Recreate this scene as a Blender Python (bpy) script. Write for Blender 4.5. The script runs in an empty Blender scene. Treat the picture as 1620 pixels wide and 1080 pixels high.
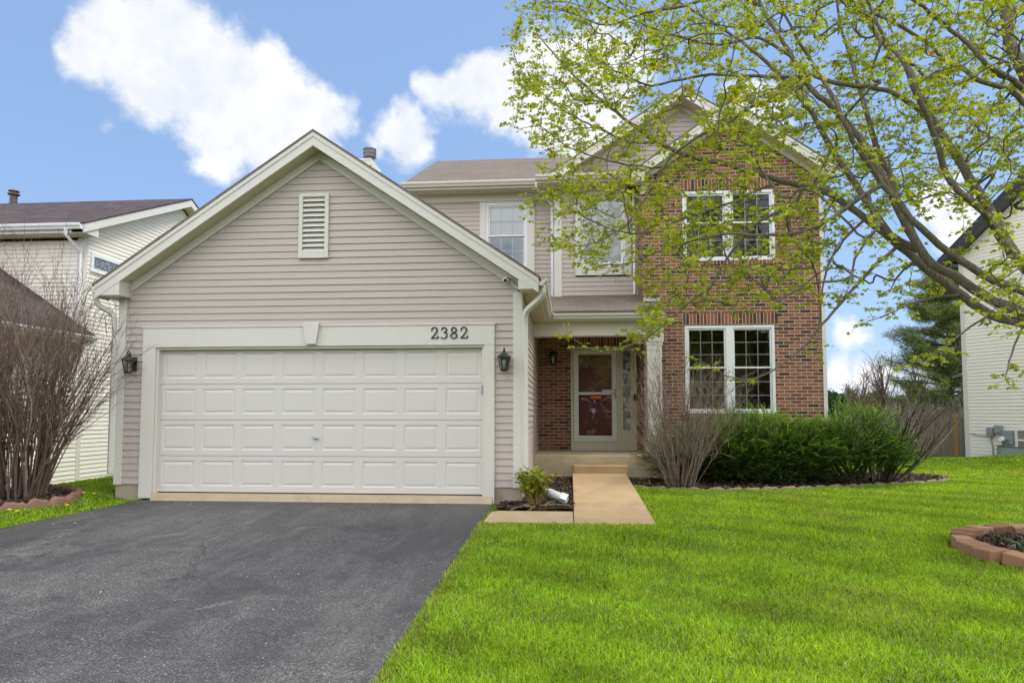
import bpy, math, random
import numpy as np
from mathutils import Vector, Matrix
SC = bpy.context.scene
COL = SC.collection
R = math.radians
random.seed(7)
RNG = np.random.default_rng(11)

# ------------------------------------------------------------------ camera
F_PX, CX, CY = 1090.0, 810.0, 590.0          # focal length and principal point, in pixels of the 1620 x 1080 photo
CAM = np.array([0.0, -9.7, 1.2222])
_yaw, _pit = R(4.72), R(3.4)
FW = np.array([-math.sin(_yaw)*math.cos(_pit), math.cos(_yaw)*math.cos(_pit), math.sin(_pit)])
RT = np.array([math.cos(_yaw), math.sin(_yaw), 0.0])
UP = np.cross(RT, FW)
cd = bpy.data.cameras.new('camera')
cam = bpy.data.objects.new('camera', cd); COL.objects.link(cam)
cd.sensor_width = 36.0
cd.lens = F_PX/1620.0*36.0
cd.shift_y = (CY-540.0)/1620.0
cd.clip_start = 0.05; cd.clip_end = 3000.0
mw = Matrix.Identity(4)
for i in range(3):
    mw[i][0] = RT[i]; mw[i][1] = UP[i]; mw[i][2] = -FW[i]; mw[i][3] = CAM[i]
cam.matrix_world = mw
SC.camera = cam

def ray(u, v):
    return FW + RT*((u-CX)/F_PX) - UP*((v-CY)/F_PX)
def onY(u, v, Y):
    d = ray(u, v); return CAM + d*((Y-CAM[1])/d[1])
def proj(P):
    d = np.asarray(P, float)-CAM
    z = d@FW
    return CX+F_PX*(d@RT)/z, CY-F_PX*(d@UP)/z, z

# ------------------------------------------------------------------ world, sun, exposure
SUN_EL, SUN_AZ = R(60), R(84)                 # azimuth clockwise from +Y: the sun stands high to the right, the house fronts are in open shade
W = bpy.data.worlds.new('World'); SC.world = W; W.use_nodes = True
nt = W.node_tree; N = nt.nodes; L = nt.links
N.clear()
def wn(t, **k):
    n = N.new(t)
    for a, b in k.items(): setattr(n, a, b)
    return n
def wmath(op, a, b=None, clamp=False):
    n = wn('ShaderNodeMath', operation=op, use_clamp=clamp)
    for i, x in enumerate((a, b)):
        if x is None: continue
        if isinstance(x, (int, float)): n.inputs[i].default_value = x
        else: L.new(x, n.inputs[i])
    return n.outputs[0]
SKY_STRENGTH = 0.091
sky = wn('ShaderNodeTexSky', sky_type='NISHITA', sun_disc=False, sun_elevation=SUN_EL, sun_rotation=SUN_AZ,
         air_density=1.0, dust_density=0.6, ozone_density=2.0)
tc = wn('ShaderNodeTexCoord')
nz = wn('ShaderNodeTexNoise', noise_dimensions='3D'); nz.inputs['Scale'].default_value = 7.0
nz.inputs['Detail'].default_value = 9.0; nz.inputs['Roughness'].default_value = 0.58
L.new(tc.outputs['Generated'], nz.inputs['Vector'])
nf = wn('ShaderNodeTexNoise', noise_dimensions='3D'); nf.inputs['Scale'].default_value = 26.0
nf.inputs['Detail'].default_value = 7.0; nf.inputs['Roughness'].default_value = 0.6
L.new(tc.outputs['Generated'], nf.inputs['Vector'])
wp = wn('ShaderNodeTexNoise', noise_dimensions='3D'); wp.inputs['Scale'].default_value = 9.0; wp.inputs['Detail'].default_value = 4.0
L.new(tc.outputs['Generated'], wp.inputs['Vector'])
w0 = wn('ShaderNodeVectorMath', operation='SUBTRACT'); L.new(wp.outputs['Color'], w0.inputs[0]); w0.inputs[1].default_value = (.5, .5, .5)
w1 = wn('ShaderNodeVectorMath', operation='SCALE'); L.new(w0.outputs[0], w1.inputs[0]); w1.inputs['Scale'].default_value = .11
warp = wn('ShaderNodeVectorMath', operation='ADD'); L.new(tc.outputs['Generated'], warp.inputs[0]); L.new(w1.outputs[0], warp.inputs[1])
n_big = wmath('SUBTRACT', nz.outputs['Fac'], 0.5)
n_fin = wmath('SUBTRACT', nf.outputs['Fac'], 0.5)
# cumulus: where each puff of cloud stands in the sky (direction) and how big it is (in radians)
PUFFS = [(172, 72, .058), (215, 58, .078), (270, 75, .09), (330, 110, .092), (300, 140, .09), (390, 150, .085), (440, 180, .075),
         (500, 195, .06), (230, 130, .075), (325, 190, .07), (330, 235, .05), (420, 215, .06),
         (635, 215, .055), (600, 225, .035), (665, 205, .035), (690, 140, .04), (715, 165, .05), (750, 165, .06), (770, 130, .05), (800, 150, .085), (860, 145, .10),
         (940, 140, .10), (1000, 130, .06), (1180, 180, .05), (1230, 170, .04), (1345, 540, .03), (1330, 590, .035), (1390, 600, .035), (1440, 590, .04), (1500, 330, .06)]
best = None
for (u, v, r) in PUFFS:
    d = ray(u, v); d = d/np.linalg.norm(d)
    vd = wn('ShaderNodeVectorMath', operation='DISTANCE')
    L.new(warp.outputs[0], vd.inputs[0]); vd.inputs[1].default_value = tuple(d)
    q = wmath('SUBTRACT', 1.0, wmath('DIVIDE', vd.outputs['Value'], r*1.0))
    q = wmath('MULTIPLY', q, min(1.0, r/.08+.2))
    if best is None: best = q
    else:
        n = wn('ShaderNodeMath', operation='SMOOTH_MAX'); L.new(best, n.inputs[0]); L.new(q, n.inputs[1]); n.inputs[2].default_value = 0.18
        best = n.outputs[0]
# added unseen cloud behind the camera, thickened and brightened to light the house fronts
sep = wn('ShaderNodeSeparateXYZ'); L.new(tc.outputs['Generated'], sep.inputs[0])
nb = wn('ShaderNodeTexNoise'); nb.inputs['Scale'].default_value = 2.6; nb.inputs['Detail'].default_value = 5
L.new(tc.outputs['Generated'], nb.inputs['Vector'])
back = wmath('MULTIPLY', wmath('SUBTRACT', nb.outputs['Fac'], 0.29), 2.2)
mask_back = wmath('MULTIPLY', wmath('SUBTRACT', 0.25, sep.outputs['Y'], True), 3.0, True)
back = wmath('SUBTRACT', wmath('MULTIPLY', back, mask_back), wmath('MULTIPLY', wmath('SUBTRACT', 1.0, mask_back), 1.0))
dens = wmath('ADD', wmath('MAXIMUM', best, back), wmath('ADD', wmath('MULTIPLY', n_big, 0.95), wmath('MULTIPLY', n_fin, 0.60)))
mr = wn('ShaderNodeMapRange', interpolation_type='SMOOTHSTEP')
mr.inputs['From Min'].default_value = 0.06; mr.inputs['From Max'].default_value = 0.44
L.new(dens, mr.inputs['Value'])
cr = wn('ShaderNodeValToRGB')
cr.color_ramp.elements[0].position = 0.1; cr.color_ramp.elements[0].color = (0.62, 0.67, 0.76, 1)
cr.color_ramp.elements[1].position = 0.9; cr.color_ramp.elements[1].color = (1.0, 1.0, 1.0, 1)
L.new(wmath('ADD', wmath('MULTIPLY', n_big, 1.3), wmath('ADD', 0.55, wmath('MULTIPLY', n_fin, 0.8))), cr.inputs['Fac'])
CLOUD = 8.9
cm = wn('ShaderNodeVectorMath', operation='SCALE'); L.new(cr.outputs['Color'], cm.inputs[0]); L.new(wmath('ADD', CLOUD, wmath('MULTIPLY', mask_back, 12.0)), cm.inputs['Scale'])  # extra brightness on the unseen rear cloud acts as fill light
# thin high veil that pales the blue
veil = wn('ShaderNodeMix', data_type='RGBA'); veil.inputs['Factor'].default_value = 0.45
L.new(sky.outputs['Color'], veil.inputs[6]); veil.inputs[7].default_value = (3.6, 5.6, 9.6, 1)
mx = wn('ShaderNodeMix', data_type='RGBA')
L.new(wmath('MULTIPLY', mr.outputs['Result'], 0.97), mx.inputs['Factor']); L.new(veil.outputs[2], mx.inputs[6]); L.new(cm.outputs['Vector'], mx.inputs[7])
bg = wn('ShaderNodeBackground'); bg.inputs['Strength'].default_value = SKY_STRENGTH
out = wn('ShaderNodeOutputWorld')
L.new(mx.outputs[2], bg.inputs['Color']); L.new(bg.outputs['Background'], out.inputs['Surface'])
W['kind'] = 'structure'

sl = bpy.data.lights.new('sun', 'SUN'); sl.energy = 2.0; sl.angle = R(18); sl.color = (1.0, 0.94, 0.84)
so = bpy.data.objects.new('sun', sl); COL.objects.link(so)
sd = Vector((math.sin(SUN_AZ)*math.cos(SUN_EL), math.cos(SUN_AZ)*math.cos(SUN_EL), math.sin(SUN_EL)))
so.rotation_euler = sd.to_track_quat('Z', 'Y').to_euler()
so.location = (-10, -20, 30)
SC.view_settings.view_transform = 'Standard'; SC.view_settings.look = 'None'
SC.view_settings.gamma = 1.0; SC.view_settings.exposure = 0.52
SC.view_settings.use_curve_mapping = False
SC.cycles.max_bounces = 8; SC.cycles.transparent_max_bounces = 16
SC.cycles.caustics_reflective = False; SC.cycles.caustics_refractive = False
try: SC.cycles.use_denoising = True
except Exception: pass

# ------------------------------------------------------------------ helpers
def tag(o, label=None, cat=None, group=None, kind=None):
    if label: o['label'] = label
    if cat: o['category'] = cat
    if group: o['group'] = group
    if kind: o['kind'] = kind
    return o
def thing(name, loc, label, cat, group=None):
    o = bpy.data.objects.new(name, None); COL.objects.link(o)
    o.location = loc; o.empty_display_size = 0.2
    return tag(o, label, cat, group)
def wloc(p):
    v = Vector((0, 0, 0))
    while p is not None: v += Vector(p.location); p = p.parent
    return v

class MB:
    """collects faces in world coordinates; build() links them as one mesh object"""
    def __init__(s): s.v = []; s.f = []; s.m = []; s.cur = 0
    def mat(s, i): s.cur = i; return s
    def poly(s, pts):
        b = len(s.v); s.v += [tuple(map(float, p)) for p in pts]; s.f.append(tuple(range(b, b+len(pts)))); s.m.append(s.cur)
    def box(s, x0, x1, y0, y1, z0, z1):
        b = len(s.v)
        s.v += [(x0,y0,z0),(x1,y0,z0),(x1,y1,z0),(x0,y1,z0),(x0,y0,z1),(x1,y0,z1),(x1,y1,z1),(x0,y1,z1)]
        for q in ((0,3,2,1),(4,5,6,7),(0,1,5,4),(1,2,6,5),(2,3,7,6),(3,0,4,7)):
            s.f.append(tuple(b+i for i in q)); s.m.append(s.cur)
        return s
    def obox(s, c, ux, uy, uz, hx, hy, hz):
        c, ux, uy, uz = (np.asarray(a, float) for a in (c, ux, uy, uz))
        b = len(s.v)
        for sz in (-1, 1):
            for (sx, sy) in ((-1,-1),(1,-1),(1,1),(-1,1)):
                s.v.append(tuple(c+ux*hx*sx+uy*hy*sy+uz*hz*sz))
        for q in ((0,3,2,1),(4,5,6,7),(0,1,5,4),(1,2,6,5),(2,3,7,6),(3,0,4,7)):
            s.f.append(tuple(b+i for i in q)); s.m.append(s.cur)
        return s
    def prism(s, pts, axis, a, c):
        """pts: 2D polygon in the plane across axis ('X': (y,z), 'Y': (x,z), 'Z': (x,y)), extruded a..c"""
        n = len(pts); b = len(s.v)
        def P(p, t):
            return (t, p[0], p[1]) if axis == 'X' else (p[0], t, p[1]) if axis == 'Y' else (p[0], p[1], t)
        s.v += [P(p, a) for p in pts] + [P(p, c) for p in pts]
        s.f.append(tuple(range(b, b+n))); s.f.append(tuple(range(b+2*n-1, b+n-1, -1)))
        s.m += [s.cur]*2
        for i in range(n):
            j = (i+1) % n
            s.f.append((b+i, b+n+i, b+n+j, b+j)); s.m.append(s.cur)
        return s
    def tube(s, pts, rad, n=8, cap=True, flat=None):
        pts = [np.asarray(p, float) for p in pts]
        if isinstance(rad, (int, float)): rad = [rad]*len(pts)
        b = len(s.v); k = len(pts); ref = None
        for i in range(k):
            t = pts[min(i+1, k-1)]-pts[max(i-1, 0)]; t = t/(np.linalg.norm(t)+1e-9)
            if ref is None:
                a = np.array([0, 0, 1.]) if abs(t[2]) < .9 else np.array([1., 0, 0])
                ref = np.cross(t, a)
            ref = ref-t*(ref@t); ref /= np.linalg.norm(ref)+1e-9
            bi = np.cross(t, ref)
            for j in range(n):
                an = 2*math.pi*j/n
                s.v.append(tuple(pts[i]+rad[i]*(ref*math.cos(an)+bi*math.sin(an))))
        for i in range(k-1):
            for j in range(n):
                j2 = (j+1) % n
                s.f.append((b+i*n+j, b+i*n+j2, b+(i+1)*n+j2, b+(i+1)*n+j)); s.m.append(s.cur)
        if cap:
            s.f.append(tuple(b+j for j in range(n-1, -1, -1))); s.f.append(tuple(b+(k-1)*n+j for j in range(n))); s.m += [s.cur]*2
        return s
    def lathe(s, c, prof, n=16):
        """prof: (radius, z) from bottom to top, turned about the vertical through c"""
        b = len(s.v)
        for (r, z) in prof:
            for j in range(n):
                a = 2*math.pi*j/n
                s.v.append((c[0]+r*math.cos(a), c[1]+r*math.sin(a), c[2]+z))
        for i in range(len(prof)-1):
            for j in range(n):
                j2 = (j+1) % n
                s.f.append((b+i*n+j, b+i*n+j2, b+(i+1)*n+j2, b+(i+1)*n+j)); s.m.append(s.cur)
        s.f.append(tuple(b+j for j in range(n-1, -1, -1))); s.f.append(tuple(b+(len(prof)-1)*n+j for j in range(n))); s.m += [s.cur]*2
        return s
    def build(s, name, mats, parent=None, smooth=False, bevel=0, label=None):
        me = bpy.data.meshes.new(name)
        off = np.array(wloc(parent)) if parent else np.zeros(3)
        V = np.array(s.v, float)
        me.from_pydata((V-off).tolist(), [], s.f)
        if not isinstance(mats, (list, tuple)): mats = [mats]
        for m in mats: me.materials.append(m)
        me.polygons.foreach_set('material_index', s.m)
        uvl = me.uv_layers.new(name='UVMap')
        uv = []
        for f in s.f:
            p = V[list(f)]
            nn = np.zeros(3)
            for i in range(len(f)): nn += np.cross(p[i], p[(i+1) % len(f)])
            nn /= np.linalg.norm(nn)+1e-12
            if abs(nn[2]) < .985:
                ua = np.array([-nn[1], nn[0], 0.]); ua /= np.linalg.norm(ua); va = np.cross(nn, ua)
            else: ua = np.array([1., 0, 0]); va = np.array([0, 1., 0])
            for q in p: uv += [q@ua, q@va]
        uvl.data.foreach_set('uv', uv)
        if smooth: me.shade_smooth()
        me.update()
        o = bpy.data.objects.new(name, me); COL.objects.link(o)
        if parent: o.parent = parent
        if bevel:
            md = o.modifiers.new('bevel', 'BEVEL'); md.width = bevel; md.segments = 2; md.limit_method = 'ANGLE'
        if label: o['label'] = label
        return o

def pieces(mb, name, mats, parent=None, bevel=0, smooth=False):
    """one object for each separate piece collected in mb"""
    par = list(range(len(mb.v)))
    def find(i):
        while par[i] != i: par[i] = par[par[i]]; i = par[i]
        return i
    for f in mb.f:
        for q in f[1:]: par[find(q)] = find(f[0])
    grp = {}
    for k, f in enumerate(mb.f): grp.setdefault(find(f[0]), []).append(k)
    for ks in grp.values():
        m = MB(); mp = {}
        for k in ks:
            for q in mb.f[k]:
                if q not in mp: mp[q] = len(m.v); m.v.append(mb.v[q])
            m.f.append(tuple(mp[q] for q in mb.f[k])); m.m.append(mb.m[k])
        m.build(name, mats, parent, smooth, bevel)

def npmesh(name, V, Fidx, sizes, mat, parent=None, cols=None, smooth=False):
    """fast mesh from numpy arrays: V (n,3), flat loop indices, face sizes, optional per-vertex colour"""
    me = bpy.data.meshes.new(name)
    V = np.asarray(V, np.float32)
    if parent is not None: V = V-np.array(wloc(parent), np.float32)
    me.vertices.add(len(V)); me.vertices.foreach_set('co', V.ravel())
    me.loops.add(len(Fidx)); me.loops.foreach_set('vertex_index', np.asarray(Fidx, np.int32))
    sizes = np.asarray(sizes, np.int32)
    me.polygons.add(len(sizes))
    st = np.zeros(len(sizes), np.int32); st[1:] = np.cumsum(sizes)[:-1]
    me.polygons.foreach_set('loop_start', st)
    try: me.polygons.foreach_set('loop_total', sizes)
    except Exception: pass
    if cols is not None:
        ca = me.color_attributes.new('Col', 'FLOAT_COLOR', 'POINT')
        c4 = np.ones((len(V), 4), np.float32); c4[:, :3] = cols
        ca.data.foreach_set('color', c4.ravel())
    me.materials.append(mat)
    me.update(calc_edges=True); me.validate()
    if smooth: me.shade_smooth()
    o = bpy.data.objects.new(name, me); COL.objects.link(o)
    if parent is not None: o.parent = parent
    return o

def sst(a, b, x):
    t = np.clip((np.asarray(x, float)-a)/(b-a), 0, 1); return t*t*(3-2*t)
def ground(x, y):
    x = np.asarray(x, float); y = np.asarray(y, float)
    z = -0.035 + np.where(y < 0, 0.034*np.maximum(y, -14), 0.012*np.minimum(y, 4))
    z = z - 0.026*np.clip(y-6, 0, 10)
    z = z + 0.10*sst(-6.45, -6.95, x)*sst(-4, -1.0, y) - 0.50*sst(-7.9, -11.0, x)*sst(-5, 1, y)
    z = z + 0.38*np.exp(-(((x-13.4)/3.0)**2+((y-8.3)/2.6)**2))
    return z
# ------------------------------------------------------------------ materials
class NT:
    def __init__(s, name):
        s.m = bpy.data.materials.new(name); s.m.use_nodes = True
        s.t = s.m.node_tree; s.N = s.t.nodes; s.L = s.t.links
        s.b = s.N['Principled BSDF']; s.o = s.N['Material Output']
        s.tc = s.N.new('ShaderNodeTexCoord')
    def n(s, t, ins=None, **k):
        x = s.N.new(t)
        for a, b in k.items(): setattr(x, a, b)
        for a, b in (ins or {}).items(): s.set(x, a, b)
        return x
    def set(s, x, a, b):
        if isinstance(b, bpy.types.NodeSocket): s.L.new(b, x.inputs[a])
        else: x.inputs[a].default_value = b
    def math(s, op, a, b=0.0, clamp=False):
        x = s.n('ShaderNodeMath', operation=op, use_clamp=clamp); s.set(x, 0, a); s.set(x, 1, b); return x.outputs[0]
    def noise(s, scale, detail=4, rough=.55, vec=None, sc=None, out='Fac'):
        v = vec if vec is not None else s.tc.outputs['Object']
        if sc is not None:
            mp = s.n('ShaderNodeMapping', {'Vector': v, 'Scale': sc}); v = mp.outputs[0]
        return s.n('ShaderNodeTexNoise', {'Vector': v, 'Scale': scale, 'Detail': detail, 'Roughness': rough}).outputs[out]
    def ramp(s, fac, stops):
        x = s.n('ShaderNodeValToRGB'); e = x.color_ramp.elements
        while len(e) < len(stops): e.new(0.5)
        for i, (p, c) in enumerate(stops):
            e[i].position = p; e[i].color = (c[0], c[1], c[2], 1) if not isinstance(c, (int, float)) else (c, c, c, 1)
        s.L.new(fac, x.inputs['Fac']); return x.outputs['Color']
    def mix(s, fac, a, b, blend='MIX'):
        x = s.n('ShaderNodeMix', data_type='RGBA', blend_type=blend)
        s.set(x, 'Factor', fac)
        for i, q in ((6, a), (7, b)):
            if isinstance(q, bpy.types.NodeSocket): s.L.new(q, x.inputs[i])
            else: x.inputs[i].default_value = (q[0], q[1], q[2], 1)
        return x.outputs[2]
    def bump(s, h, strength=.3, dist=.01):
        x = s.n('ShaderNodeBump', {'Height': h, 'Strength': strength, 'Distance': dist}); s.L.new(x.outputs[0], s.b.inputs['Normal']); return x
    def fin(s, col=None, rough=None, spec=None, metal=None):
        if col is not None:
            if isinstance(col, bpy.types.NodeSocket): s.L.new(col, s.b.inputs['Base Color'])
            else: s.b.inputs['Base Color'].default_value = (*col, 1)
        if rough is not None: s.set(s.b, 'Roughness', rough)
        if spec is not None: s.b.inputs['Specular IOR Level'].default_value = spec
        if metal is not None: s.b.inputs['Metallic'].default_value = metal
        return s.m

def painted(name, c, rough=.5, var=.07, dirt=.12, dirtcol=None, spec=.35, scale=1.2):
    t = NT(name)
    a = t.noise(scale, 5, .6)
    col = t.mix(t.math('MULTIPLY', a, 1.0), tuple(x*(1-var) for x in c), tuple(min(1, x*(1+var)) for x in c))
    st = t.noise(2.2, 6, .65, sc=(6, 6, .5))
    k = t.ramp(st, [(.48, 0), (.78, 1)])
    col = t.mix(t.math('MULTIPLY', k, dirt), col, dirtcol or tuple(x*.55 for x in c))
    t.bump(t.noise(60, 3), .05, .002)
    return t.fin(col, rough, spec)
def plain(name, c, rough=.5, metal=0, spec=.4, var=.1, scale=8):
    t = NT(name)
    col = t.mix(t.noise(scale, 4), tuple(x*(1-var) for x in c), tuple(min(1, x*(1+var)) for x in c))
    return t.fin(col, rough, spec, metal)

M = {}
M['siding'] = painted('taupe vinyl siding', (.496, .427, .382), .5, .035, .06)
M['trim'] = painted('cream painted trim', (.67, .635, .575), .45, .03, .08, (.36, .35, .28))
M['soffit'] = painted('cream soffit', (.60, .545, .40), .5, .04, .15)
M['white'] = painted('white vinyl', (.78, .79, .79), .4, .03, .05)
M['gdoor'] = painted('garage door paint', (.67, .63, .58), .42, .02, .04, (.60, .57, .50))
M['nsiding'] = painted('cream vinyl siding', (.81, .755, .66), .5, .03, .07)
M['nsiding2'] = painted('warm cream vinyl siding', (.86, .80, .68), .5, .03, .08)
M['beige'] = painted('beige door frame', (.60, .57, .45), .5, .05, .1)
M['storm'] = painted('storm door white', (.66, .68, .65), .4, .03, .05)
M['bronze'] = plain('weathered bronze', (.06, .055, .05), .45, .6, .5, .5, 30)
M['black'] = plain('black plastic', (.012, .012, .013), .35)
M['number'] = plain('black number paint', (.015, .015, .014), .5)
M['maroon'] = plain('maroon door paint', (.27, .065, .075), .4, 0, .4, .2, 3)
M['interior'] = plain('dim room', (.32, .23, .15), .9, 0, .1, .3, 1.5)
M['curtain'] = painted('white curtain', (.90, .90, .89), .8, .05, .02)
M['blind'] = painted('grey screen', (.36, .40, .47), .8, .05, .05)
M['orange'] = plain('orange sticker', (.80, .16, .02), .6)
M['paper'] = plain('white sticker', (.8, .8, .8), .6)
M['grey'] = plain('grey metal box', (.30, .32, .33), .45, .3, .5, .12, 20)
M['galv'] = plain('galvanised steel', (.42, .44, .46), .38, .7, .5, .2, 12)
M['dark'] = plain('dark void', (.01, .01, .01), .9)
M['flash'] = plain('grey flashing', (.55, .57, .6), .4, .3)

def brick(name, c1, c2, mortar, jack=False):
    t = NT(name)
    mp = t.n('ShaderNodeMapping', {'Vector': t.tc.outputs['UV']})
    if jack: mp.inputs['Rotation'].default_value = (0, 0, math.pi/2)
    wob = t.n('ShaderNodeTexNoise', {'Vector': mp.outputs[0], 'Scale': 14.0, 'Detail': 2.0})
    ofs = t.n('ShaderNodeVectorMath', operation='SCALE'); t.L.new(wob.outputs['Color'], ofs.inputs[0]); ofs.inputs['Scale'].default_value = .005
    ad = t.n('ShaderNodeVectorMath', operation='ADD'); t.L.new(mp.outputs[0], ad.inputs[0]); t.L.new(ofs.outputs[0], ad.inputs[1])
    b = t.n('ShaderNodeTexBrick', {'Vector': ad.outputs[0], 'Scale': 1.0, 'Mortar Size': .0062, 'Mortar Smooth': .25, 'Bias': -.1,
             'Brick Width': .2133, 'Row Height': .0677, 'Color1': (0, 0, 0, 1), 'Color2': (1, 1, 1, 1), 'Mortar': (.5, .5, .5, 1)})
    b.offset = 0.5
    if jack: b.offset = 0.0; b.inputs['Brick Width'].default_value = .33
    pick = t.ramp(b.outputs['Color'], [(0, (.06, .045, .036)), (.03, (.085, .055, .042)), (.07, tuple(x*.8 for x in c1)), (.3, c1), (.6, c2), (1, tuple(x*1.25 for x in c2))])
    sp = t.noise(90, 4, .7, t.tc.outputs['UV'])
    pick = t.mix(t.math('MULTIPLY', t.ramp(sp, [(.45, 0), (.7, 1)]), .35), pick, tuple(x*.45 for x in c1))
    mcol = t.mix(t.noise(7, 4), tuple(x*.75 for x in mortar), mortar)
    col = t.mix(b.outputs['Fac'], pick, mcol)
    h = t.math('ADD', t.math('MULTIPLY', t.math('SUBTRACT', 1.0, b.outputs['Fac']), 1.0), t.math('MULTIPLY', sp, .18))
    t.bump(h, .8, .006)
    return t.fin(col, .85, .2)
M['brick'] = brick('red brick', (.205, .084, .053), (.285, .122, .075), (.64, .53, .42))
M['jack'] = brick('soldier brick', (.215, .080, .050), (.29, .115, .070), (.64, .53, .42), True)

def shingle(name, c, v=.35):
    t = NT(name)
    b = t.n('ShaderNodeTexBrick', {'Vector': t.tc.outputs['UV'], 'Scale': 1.0, 'Mortar Size': .004, 'Mortar Smooth': .6, 'Bias': 0.0,
             'Brick Width': .30, 'Row Height': .14, 'Color1': (0, 0, 0, 1), 'Color2': (1, 1, 1, 1), 'Mortar': (.2, .2, .2, 1)})
    a = t.noise(1.3, 5, .6, t.tc.outputs['UV']); g = t.noise(220, 2, .6, t.tc.outputs['UV'])
    col = t.mix(b.outputs['Color'], tuple(x*(1-v) for x in c), tuple(x*(1+v*.8) for x in c))
    col = t.mix(t.math('MULTIPLY', t.ramp(a, [(.4, 0), (.7, 1)]), .4), col, (c[0]*.72, c[1]*.68, c[2]*.66))
    col = t.mix(t.math('MULTIPLY', g, .4), col, tuple(x*1.5 for x in c))
    col = t.mix(t.math('MULTIPLY', b.outputs['Fac'], .6), col, tuple(x*.35 for x in c))
    saw = t.n('ShaderNodeSeparateXYZ', {'Vector': t.tc.outputs['UV']}).outputs['Y']
    fr = t.math('FRACT', t.math('DIVIDE', saw, .14))
    t.bump(t.math('ADD', t.math('SUBTRACT', 1.0, fr), t.math('MULTIPLY', g, .5)), .6, .01)
    return t.fin(col, .92, .15)
M['roof'] = shingle('brown asphalt shingle', (.168, .140, .117), .18)
M['nroof'] = shingle('charcoal brown shingle', (.078, .062, .062), .45)
M['droof'] = shingle('dark shingle', (.05, .05, .055), .4)

def asphalt():
    t = NT('driveway asphalt')
    P = t.tc.outputs['Object']
    big = t.noise(.55, 4, .55, P, sc=(1.6, .5, 1)); mid = t.noise(5, 5, .6)
    fine = t.noise(130, 3, .7)
    vo = t.n('ShaderNodeTexVoronoi', {'Vector': P, 'Scale': 95.0}); 
    vo2 = t.n('ShaderNodeTexVoronoi', {'Vector': P, 'Scale': 34.0})
    wear = t.ramp(t.math('ADD', big, t.math('MULTIPLY', t.math('SUBTRACT', mid, .5), .5)), [(.38, 0), (.62, 1)])
    base = t.mix(wear, (.021, .0235, .031), (.090, .085, .086))
    base = t.mix(t.math('MULTIPLY', t.ramp(fine, [(.38, 0), (.72, 1)]), .5), base, (.20, .19, .185))
    rs = t.n('ShaderNodeSeparateColor', {'Color': vo.outputs['Color']}).outputs[0]
    spk = t.math('MULTIPLY', t.math('GREATER_THAN', rs, .80), t.math('LESS_THAN', vo.outputs['Distance'], .42))
    spk = t.math('MULTIPLY', spk, t.math('ADD', t.math('MULTIPLY', wear, .75), .12))
    base = t.mix(spk, base, (.46, .42, .36))
    rs2 = t.n('ShaderNodeSeparateColor', {'Color': vo2.outputs['Color']}).outputs[1]
    sp2 = t.math('MULTIPLY', t.math('GREATER_THAN', rs2, .975), t.math('LESS_THAN', vo2.outputs['Distance'], .2))
    base = t.mix(sp2, base, (.48, .45, .40))
    gr = t.noise(62, 3, .75); base = t.mix(t.ramp(gr, [(.36, .85), (.52, 0)]), base, (.028, .028, .031)); base = t.mix(t.ramp(gr, [(.54, 0), (.72, .6)]), base, (.26, .25, .235))
    cw = t.n('ShaderNodeTexNoise', {'Vector': P, 'Scale': 1.6, 'Detail': 5.0, 'Roughness': .7}); co = t.n('ShaderNodeVectorMath', operation='SCALE'); t.L.new(cw.outputs['Color'], co.inputs[0]); co.inputs['Scale'].default_value = .55
    ca = t.n('ShaderNodeVectorMath', operation='ADD'); t.L.new(P, ca.inputs[0]); t.L.new(co.outputs[0], ca.inputs[1])
    ck = t.n('ShaderNodeTexVoronoi', {'Vector': ca.outputs[0], 'Scale': .42}, feature='DISTANCE_TO_EDGE')
    ckm = t.math('MULTIPLY', t.ramp(ck.outputs['Distance'], [(.0, 1), (.010, 0)]), t.ramp(t.noise(.8, 3), [(.48, 0), (.60, .5)]))
    base = t.mix(ckm, base, (.012, .012, .013))
    base = t.mix(t.math('MULTIPLY', t.ramp(t.noise(1.3, 4, .6), [(.58, 0), (.70, 1)]), .45), base, (.026, .027, .031))
    base = t.mix(t.math('MULTIPLY', t.ramp(t.noise(2.2, 5, .65, P, sc=(2.4, .35, 1)), [(.52, 0), (.70, 1)]), .30), base, (.19, .178, .17))
    # scuffs, as on the real drive: (x, y, half length, half width, angle)
    sepp = t.n('ShaderNodeSeparateXYZ', {'Vector': P})
    for (x, y, a, b, an) in SCUFFS:
        dx = t.math('SUBTRACT', sepp.outputs[0], x); dy = t.math('SUBTRACT', sepp.outputs[1], y)
        c, s_ = math.cos(an), math.sin(an)
        p = t.math('DIVIDE', t.math('ADD', t.math('MULTIPLY', dx, c), t.math('MULTIPLY', dy, s_)), a)
        q = t.math('DIVIDE', t.math('SUBTRACT', t.math('MULTIPLY', dy, c), t.math('MULTIPLY', dx, s_)), b)
        e = t.math('SUBTRACT', 1.0, t.math('ADD', t.math('MULTIPLY', p, p), t.math('MULTIPLY', q, q)), True)
        e = t.math('MULTIPLY', e, t.ramp(t.noise(38, 4, .7), [(.42, 0), (.62, 1)]))
        base = t.mix(t.math('MULTIPLY', e, .55), base, (.36, .36, .37))
    h = t.math('ADD', t.math('ADD', fine, gr), t.math('MULTIPLY', t.math('SUBTRACT', .5, vo.outputs['Distance']), .9))
    t.bump(h, .9, .008)
    return t.fin(base, t.math('ADD', .52, t.math('MULTIPLY', wear, .3)), .4)
SCUFFS = [(-2.62, -4.75, .20, .035, .9), (-2.95, -4.62, .10, .02, .2), (-4.35, -2.35, .30, .05, .7), (-3.0, -1.9, .2, .04, .5), (-1.95, -2.4, .16, .04, .6), (-6.0, -3.3, .3, .03, .3), (-5.3, -3.35, .2, .03, .1)]
M['asphalt'] = asphalt()

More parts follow.
